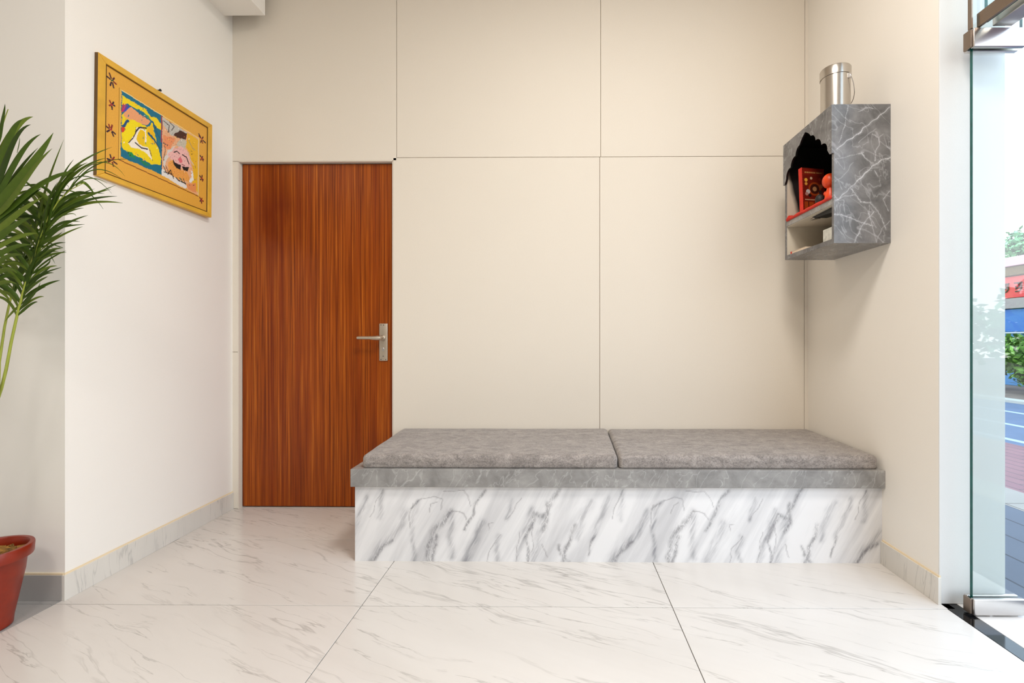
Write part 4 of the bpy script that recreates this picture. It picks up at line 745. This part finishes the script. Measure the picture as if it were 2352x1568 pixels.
# each frond is drawn on its own sketch grid: plane y -> (x origin, z origin, metres per unit)
GRID = {-1.27: (-1.862, 1.8456, .000594), -1.19: (-1.957, 1.8869, .000625), -1.33: (-1.790, 1.8144, .000571)}
FK = .0006
def fp(cx, cy, y): ox, oz, k = GRID[y]; return Vector((ox+cx*k, y, oz-cy*k))
def bez(pts, n):
    P = [Vector(p) for p in pts]; r = []
    for i in range(n+1):
        t = i/n
        q = P[:]
        while len(q) > 1: q = [q[k].lerp(q[k+1], t) for k in range(len(q)-1)]
        r.append(q[0])
    return r
def leaflet(bm, pts, w, fold=.35, n=14, roll=0.0):
    """arching V-folded strap leaf; w = full width"""
    c = bez(pts, n); prev = None
    for i, p in enumerate(c):
        d = (c[min(i+1, n)]-c[max(i-1, 0)]).normalized(); t = i/n
        ww = w*.5*(min(1, .35+t*3.2))*(1-t**2.6)**.9+.0003
        a = d.cross(Vector((roll, 1, .0)).normalized())
        a = a.normalized() if a.length > .01 else Vector((1, 0, 0)); nrm = a.cross(d).normalized()
        ring = [bm.verts.new(p-a*ww+nrm*ww*fold), bm.verts.new(p), bm.verts.new(p+a*ww+nrm*ww*fold)]
        if prev: bm.faces.new([prev[0], prev[1], ring[1], ring[0]]); bm.faces.new([prev[1], prev[2], ring[2], ring[1]])
        prev = ring
def frond(stalk, leaves, r0=.0045, seed=0, jit=.06):
    random.seed(seed); bm = bmesh.new(); yy = min(GRID, key=lambda g_: abs(g_-stalk[4].y))
    for pts, w in leaves:
        tipdy = random.uniform(-jit, jit); n = len(pts); P = []
        for i, q in enumerate(pts):
            p = q if isinstance(q, Vector) else fp(q[0], q[1], yy)
            p = p.copy(); p.y += tipdy*(i/(n-1))
            P.append(p)
        leaflet(bm, P, w*FK, roll=random.uniform(-.5, .5), fold=random.uniform(.2, .5))
    f = link('frond', bm, 'palm_green', palm, True, recalc=False)
    bm = bmesh.new(); c = bez(stalk, 26) if len(stalk) < 6 else stalk; n = len(c)-1
    tube(bm, c, [r0*(1-.8*i/n) for i in range(n+1)], 8); link('stalk', bm, 'stem_green', f, True)
    return f
YA = -1.27
root = lambda dx, dy: Vector((PXC+dx, PYC+dy, .245))
# frond A: right-most, arching right over the painting corner
stA = [root(.01, .01), Vector((-1.995, -1.235, .62)), fp(-25, 1640, YA), fp(0, 1540, YA), fp(30, 1380, YA), fp(65, 1225, YA), fp(100, 1090, YA), fp(140, 960, YA), fp(172, 855, YA), fp(205, 760, YA), fp(245, 670, YA), fp(300, 585, YA), fp(370, 520, YA), fp(450, 480, YA)]
LA = [([(70, 1210), (120, 1150), (190, 1120), (226, 1050)], 17), ([(80, 1180), (30, 1200), (-20, 1270)], 16), ([(90, 1130), (160, 1060), (240, 1030), (294, 1020)], 18), ([(110, 1060), (180, 1000), (260, 985), (347, 965)], 13), ([(125, 1010), (200, 960), (240, 930), (210, 905)], 12), ([(140, 960), (210, 900), (300, 880), (384, 882)], 17),
      ([(150, 930), (220, 860), (300, 870)], 14), ([(175, 850), (240, 800), (300, 810), (370, 770)], 22), ([(190, 810), (250, 740), (340, 725), (472, 722)], 15), ([(205, 775), (300, 640), (400, 560), (640, 558)], 26), ([(215, 745), (320, 620), (430, 560), (650, 590)], 24), ([(230, 700), (320, 600), (420, 560), (600, 485)], 18), ([(245, 670), (340, 560), (450, 540), (565, 505)], 16),
      ([(180, 830), (220, 560), (330, 380), (636, 290)], 26), ([(200, 780), (250, 540), (370, 380), (560, 335)], 22), ([(220, 700), (290, 500), (380, 400), (480, 370)], 18), ([(160, 780), (190, 560), (240, 420), (322, 230)], 30), ([(300, 590), (370, 480), (430, 400), (540, 470)], 8), ([(330, 560), (420, 420), (500, 340), (650, 455)], 7), ([(350, 540), (430, 330), (560, 300), (640, 430)], 7), ([(370, 520), (440, 380), (560, 330), (700, 340)], 6),
      ([(280, 610), (330, 420), (470, 380), (600, 540)], 6), ([(240, 680), (330, 520), (350, 500), (310, 480)], 10), ([(400, 500), (430, 430), (470, 520), (480, 540)], 16), ([(150, 920), (60, 800), (20, 850), (-60, 900)], 20), ([(165, 880), (80, 740), (0, 760), (-80, 800)], 20), ([(180, 840), (100, 690), (0, 700), (-60, 720)], 20), ([(195, 800), (120, 640), (20, 640), (-40, 690)], 20), ([(130, 980), (50, 900), (0, 940), (-60, 1010)], 18), ([(115, 1040), (50, 980), (0, 1010), (-50, 1090)], 18), ([(210, 760), (150, 600), (90, 560), (0, 600)], 20), ([(225, 720), (200, 560), (150, 520), (60, 520)], 18),
      ([(300, 585), (400, 500), (450, 500), (520, 620)], 8), ([(240, 700), (330, 660), (390, 640), (400, 668)], 6), ([(200, 800), (280, 840), (330, 850), (320, 850)], 5), ([(220, 850), (250, 880), (280, 940)], 5)]
random.seed(77)
for k in range(20):
    t = k/19; q = Vector((60, 1240, 0)).lerp(Vector((290, 600, 0)), t); e = random.uniform(-25, 25)
    LA.append(([(q.x, q.y), (q.x+50+e, q.y-60), (q.x+120, q.y-100+e), (q.x+150+90*t, q.y-110+2*e)], random.uniform(13, 19)))
    LA.append(([(q.x, q.y), (q.x-30, q.y-90), (q.x-90, q.y-150+e), (q.x-190, q.y-150+3*e)], random.uniform(16, 24)))
    if k % 2: LA.append(([(q.x, q.y), (q.x+10, q.y-120), (q.x+70+e, q.y-230), (q.x+130, q.y-270+2*e)], random.uniform(14, 22)))
frond(stA, LA, .0052, 3, .03)
# frond B: second yellow-green stalk just left of it
YB = -1.19
stB = [root(-.01, .02), Vector((-1.98, -1.20, .6)), fp(-40, 1500, YB), fp(-10, 1300, YB), fp(15, 1180, YB), fp(40, 1075, YB), fp(70, 1000, YB), fp(100, 900, YB), fp(130, 790, YB), fp(150, 690, YB), fp(190, 600, YB), fp(240, 530, YB)]
LB = []
random.seed(11)
for k in range(26):
    t = k/25; bx = 20+t*170; by = 1150-t*520
    LB.append(([(bx, by, YB), (bx+30+random.uniform(-10, 20), by-90, YB), (bx+90, by-150+random.uniform(-30, 30), YB), (bx+120+random.uniform(-30, 30)+70*t, by-150+random.uniform(-30, 60), YB)], random.uniform(14, 24)))
    LB.append(([(bx, by, YB), (bx-40, by-80, YB), (bx-110, by-110+random.uniform(-40, 20), YB), (bx-210, by-60+random.uniform(-60, 80), YB)], random.uniform(16, 26)))
frond(stB, LB, .0045, 7, .035)
# frond C: broad leaflets rising from beyond the frame edge
YC = -1.33
stC = [root(-.03, 0), Vector((-2.02, -1.28, .7)), fp(-130, 1100, YC), fp(-150, 800, YC), fp(-120, 620, YC), fp(-90, 450, YC), fp(-60, 280, YC), fp(-20, 140, YC), fp(10, 60, YC)]
LC = [([(-60, 300), (-30, 150), (0, 90), (22, 42)], 30), ([(-70, 400), (-20, 230), (30, 100), (112, 86)], 40), ([(-80, 470), (0, 300), (50, 150), (136, 136)], 40), ([(-90, 560), (10, 380), (60, 180), (184, 166)], 38), ([(-95, 600), (30, 420), (90, 260), (222, 212)], 36), ([(-100, 660), (60, 470), (160, 350), (258, 190)], 50), ([(-105, 700), (80, 540), (140, 400), (304, 300)], 50), ([(-110, 730), (90, 520), (200, 430), (360, 400)], 46),
      ([(-110, 640), (-20, 500), (20, 380), (130, 260)], 40), ([(-115, 760), (0, 640), (60, 560), (160, 500)], 40), ([(-115, 800), (0, 700), (80, 620), (200, 560)], 38), ([(-120, 840), (0, 760), (60, 700), (150, 680)], 36), ([(-120, 880), (-20, 800), (60, 760), (140, 760)], 34), ([(-120, 930), (-20, 860), (40, 820), (120, 830)], 30), ([(-120, 980), (-20, 910), (50, 880), (140, 900)], 28), ([(-125, 1030), (-20, 980), (40, 950), (100, 1000)], 26), ([(-125, 1080), (-30, 1050), (20, 1030), (90, 1060)], 24),
      ([(-110, 600), (-250, 500), (-330, 480)], 40), ([(-100, 500), (-230, 380), (-300, 360)], 40), ([(-90, 400), (-200, 280), (-280, 240)], 36), ([(-120, 700), (-260, 620), (-360, 640)], 40), ([(-130, 820), (-260, 760), (-360, 820)], 36), ([(-60, 280), (-120, 150), (-180, 90)], 30), ([(60, 310), (100, 240), (115, 235)], 4)]
frond(stC, LC, .006, 13, .03)
# two more fronds leaning away to the left
for sd, dx, dy, hh in ((21, -.55, -.12, 1.35), (22, -.42, -.45, 1.15)):
    b0 = root(-.03, -.02); mid = b0+Vector((dx*.25, dy*.25, hh*.75)); tip = b0+Vector((dx, dy, hh)); st = bez([b0, mid, mid+Vector((dx*.3, dy*.3, hh*.35)), tip], 16)
    LL = []
    for i in range(6, 16):
        for s in (-1, 1):
            d = Vector((-dy, dx, 0)).normalized()*s; p = st[i]; f_ = (st[min(i+1, 16)]-st[i-1]).normalized()
            LL.append(([p, p+d*.08+f_*.06+Vector((0, 0, .03)), p+d*.17+f_*.12, p+d*.22+f_*.15-Vector((0, 0, .06))], 34))
    frond(st, LL, .005, sd, .02)

# ------------------------------------------------------------------ outside street
def ground(name, x0, x1, mat, z=-.02, y0=-26, y1=26):
    bm = bmesh.new(); box(bm, x0, x1, y0, y1, z-.1, z); return struct(link(name, bm, mat))
def paver(name, a, b, joint, bw, bh, rough=.55):
    t = NT(name); v = t.coord(rot=(0, 0, math.radians(90)))
    br = t.n('ShaderNodeTexBrick'); br.inputs['Color1'].default_value = lin(a); br.inputs['Color2'].default_value = lin(b); br.inputs['Mortar'].default_value = lin(joint)
    br.inputs['Scale'].default_value = 1; br.inputs['Mortar Size'].default_value = .006; br.inputs['Brick Width'].default_value = bw; br.inputs['Row Height'].default_value = bh; t.l(v, br.inputs[0])
    c = t.mix(t.ramp(t.noise(t.coord(), 3, 5), [(.3, G(.35)), (.7, G(0))]), br.outputs[0], lin(tuple(x*.8 for x in a)))
    t.bsdf(c, rough, 0, None, .3); M[name] = t.m
paver('paver_blue', (82, 86, 98), (74, 78, 92), (34, 32, 38), .5, .22); paver('paver_pink', (140, 98, 98), (128, 88, 92), (88, 66, 70), .24, .12); paver('paver_cream', (150, 140, 130), (140, 132, 124), (80, 66, 60), .4, .36)
simple('asphalt', (78, 92, 116), .7, var=.12, scale=3); simple('verge', (120, 104, 92), .9, var=.2, scale=3); simple('kerb_white', (170, 168, 160), .7); simple('road_paint', (150, 160, 172), .7)
ground('path_1', 1.86, 2.86, 'paver_blue'); ground('path_2', 2.86, 3.2, 'paver_cream'); ground('path_3', 3.2, 4.6, 'paver_pink'); ground('road', 4.6, 7.6, 'asphalt', -.025); ground('road_kerb', 7.6, 7.85, 'kerb_white', .02); ground('verge', 7.85, 40, 'verge', -.0)
for k, x in enumerate((4.75, 5.6, 6.6)):
    bm = bmesh.new(); box(bm, x, x+.1, -20, 22, -.026, -.0235); struct(link('road_marking', bm, 'road_paint'))
simple('bldg_pink', (190, 140, 155), .6); simple('bldg_red', (190, 42, 46), .6); simple('bldg_grey', (140, 130, 126), .7); simple('bldg_blue', (6, 84, 156), .5); simple('bldg_light_blue', (60, 120, 170), .6); simple('thatch', (96, 78, 52), .95, var=.6, scale=25); simple('glyph_dark', (58, 34, 30), .7); simple('bldg_white', (170, 175, 178), .6)
b = empty('street_building', (10.6, 8, 0), 'roadside building with pink roof, red sign band and blue wall across the road', 'building')
def bb(name, mat, x0, x1, z0, z1, y0=5.2, y1=14):
    bm = bmesh.new(); box(bm, x0, x1, y0, y1, z0, z1, .01); return link(name, bm, mat, b)
bb('wall', 'bldg_light_blue', 10.3, 13, 0, 1.2); bb('blue_panel', 'bldg_blue', 10.27, 13, 1.21, 1.72); bb('ledge', 'bldg_grey', 10.2, 13, 1.73, 1.96)
bb('roof', 'bldg_pink', 10.05, 13.2, 2.66, 2.86); bb('thatch', 'thatch', 10.12, 13, 2.46, 2.65)
sg = bb('sign_band', 'bldg_red', 10.22, 13, 1.97, 2.45)
for k, y in enumerate((7.62, 7.92, 7.3, 8.2, 6.9)):
    bm = bmesh.new(); random.seed(k+3)
    box(bm, 10.195, 10.215, y-.09, y+.09, 2.28, 2.305)
    tube(bm, [(10.205, y+.0, 2.28), (10.205, y-.03, 2.2), (10.205, y+.05, 2.16), (10.205, y+.06, 2.22)], .016, 6)
    tube(bm, [(10.205, y-.06, 2.28), (10.205, y-.07, 2.16), (10.205, y-.02, 2.11), (10.205, y+.06, 2.10)], .014, 6)
    link('sign_character', bm, 'glyph_dark', sg)
bb('sill', 'bldg_white', 10.24, 10.3, 1.17, 1.205)
def leafy(name, mat_rgb, mname):
    t = NT(mname); g_ = t.n('ShaderNodeNewGeometry'); a, b_ = lin(mat_rgb), lin(tuple(min(255, x*1.75+18) for x in mat_rgb))
    t.bsdf(t.mix(g_.outputs['Random Per Island'], a, b_), .6, 0, None, .3); M[mname] = t.m
leafy('x', (58, 84, 28), 'shrub_green'); leafy('x', (60, 96, 62), 'tree_green')
simple('trunk', (70, 52, 36), .9)
def shrub(loc, rx, rz, nleaf, size, seed, mat, label, group, name='shrub', cat='shrub', trunk=0):
    random.seed(seed); root_ = empty(name, loc, label, cat, group)
    bm = bmesh.new(); L = Vector(loc)
    cl_ = [(Vector((random.uniform(-.5, .5)*rx, random.uniform(-.5, .5)*rx, trunk+rz*random.uniform(.35, .75))), random.uniform(.35, .6)) for _ in range(9)]
    for k in range(nleaf):
        c, s = random.choice(cl_); d = Vector((random.gauss(0, 1), random.gauss(0, 1), random.gauss(0, 1))).normalized()
        p = L+c+Vector((d.x*rx*s, d.y*rx*s, d.z*rz*.6*s))*random.uniform(.75, 1.05)
        if p.z < .02: p.z = random.uniform(.02, .15)
        a = Vector((random.gauss(0, 1), random.gauss(0, 1), random.gauss(0, .7))).normalized(); e2 = a.cross(d+Vector((.01, .2, .1))).normalized(); q = size*random.uniform(.6, 1.3)
        bm.faces.new([bm.verts.new(p), bm.verts.new(p+a*q*.5+e2*q*.28), bm.verts.new(p+a*q), bm.verts.new(p+a*q*.5-e2*q*.28)])
    link('foliage', bm, mat, root_, recalc=False)
    bm = bmesh.new()
    for k in range(5):
        c = cl_[k][0]; tube(bm, [L+Vector((random.uniform(-.04, .04), random.uniform(-.04, .04), 0)), L+Vector((c.x*.3, c.y*.3, (c.z)*.5)), L+c], [.03 if not trunk else .07, .02, .006], 6)
    link('stem', bm, 'trunk', root_)
    return root_
shrub((9.0, 6.05, 0), .55, 1.15, 2600, .12, 1, 'shrub_green', 'yellow-green leafy shrub on the verge in front of the blue wall', 'shrubs across the road')
shrub((9.15, 7.1, 0), .5, 1.3, 2200, .12, 2, 'shrub_green', 'taller yellow-green shrub on the verge behind the first, before the blue wall', 'shrubs across the road')
shrub((8.6, 4.85, 0), .5, .9, 2200, .12, 4, 'shrub_green', 'low bushy shrub on the verge nearest the right picture edge', 'shrubs across the road')
shrub((14.6, 11.6, 0), .9, 1.5, 1500, .16, 6, 'tree_green', 'thin-leaved tree rising over the pink roof', None, 'tree', 'tree', 3.0)
for k, (x, y, wh) in enumerate(((11, -9, 'second along the road from the building'), (11, -13.6, 'third along the road from the building'), (11, -18.2, 'farthest along the road from the building'), (11.5, -4.4, 'nearest the blue-walled building'))):
    shrub((x, y, 0), 1.5, 2.9, 3000, .3, 30+k, 'tree_green', 'bushy street tree reflected in the glass door, '+wh, 'trees reflected in the door glass', 'tree', 'tree', .1)
bm = bmesh.new(); tube(bm, bez([(8.05, 5.7, .0), (8.05, 5.9, .3), (8.05, 6.3, .22), (8.05, 7.2, .2)], 12), .045, 10)
simple('pipe_red', (196, 62, 52), .5)
tag(link('red_pipe', bm, 'pipe_red', None, True), 'bent red pipe lying on the verge beside the road kerb', 'pipe')

# ------------------------------------------------------------------ unseen fill lamps added on the lobby ceiling
def lamp(x, y, power, sx_, sy_, where):
    o = bpy.data.objects.new('fill_light', None); o.location = (x, y, CEIL); COL.objects.link(o); bpy.context.view_layer.update()
    tag(o, 'unseen square fill panel added on the ceiling '+where, 'fill light', 'added lobby fill lights')
    bm = bmesh.new(); box(bm, x-sx_/2-.02, x+sx_/2+.02, y-sy_/2-.02, y+sy_/2+.02, CEIL-.012, CEIL-.0005, .003); link('fill_housing', bm, 'ceiling_paint', o)
    l = area('fill_emitter', (x, y, CEIL-.014), (0, 0, 0), sx_, sy_, power, (1.0, .955, .90))
lamp(.4, -2.0, 46, .6, .6, 'nearest the bench and the glass door'); lamp(-.6, -4.0, 34, .6, .6, 'in the middle of the lobby'); lamp(-2.7, -3.6, 12, .6, .6, 'farthest from the entrance, over the left of the lobby')
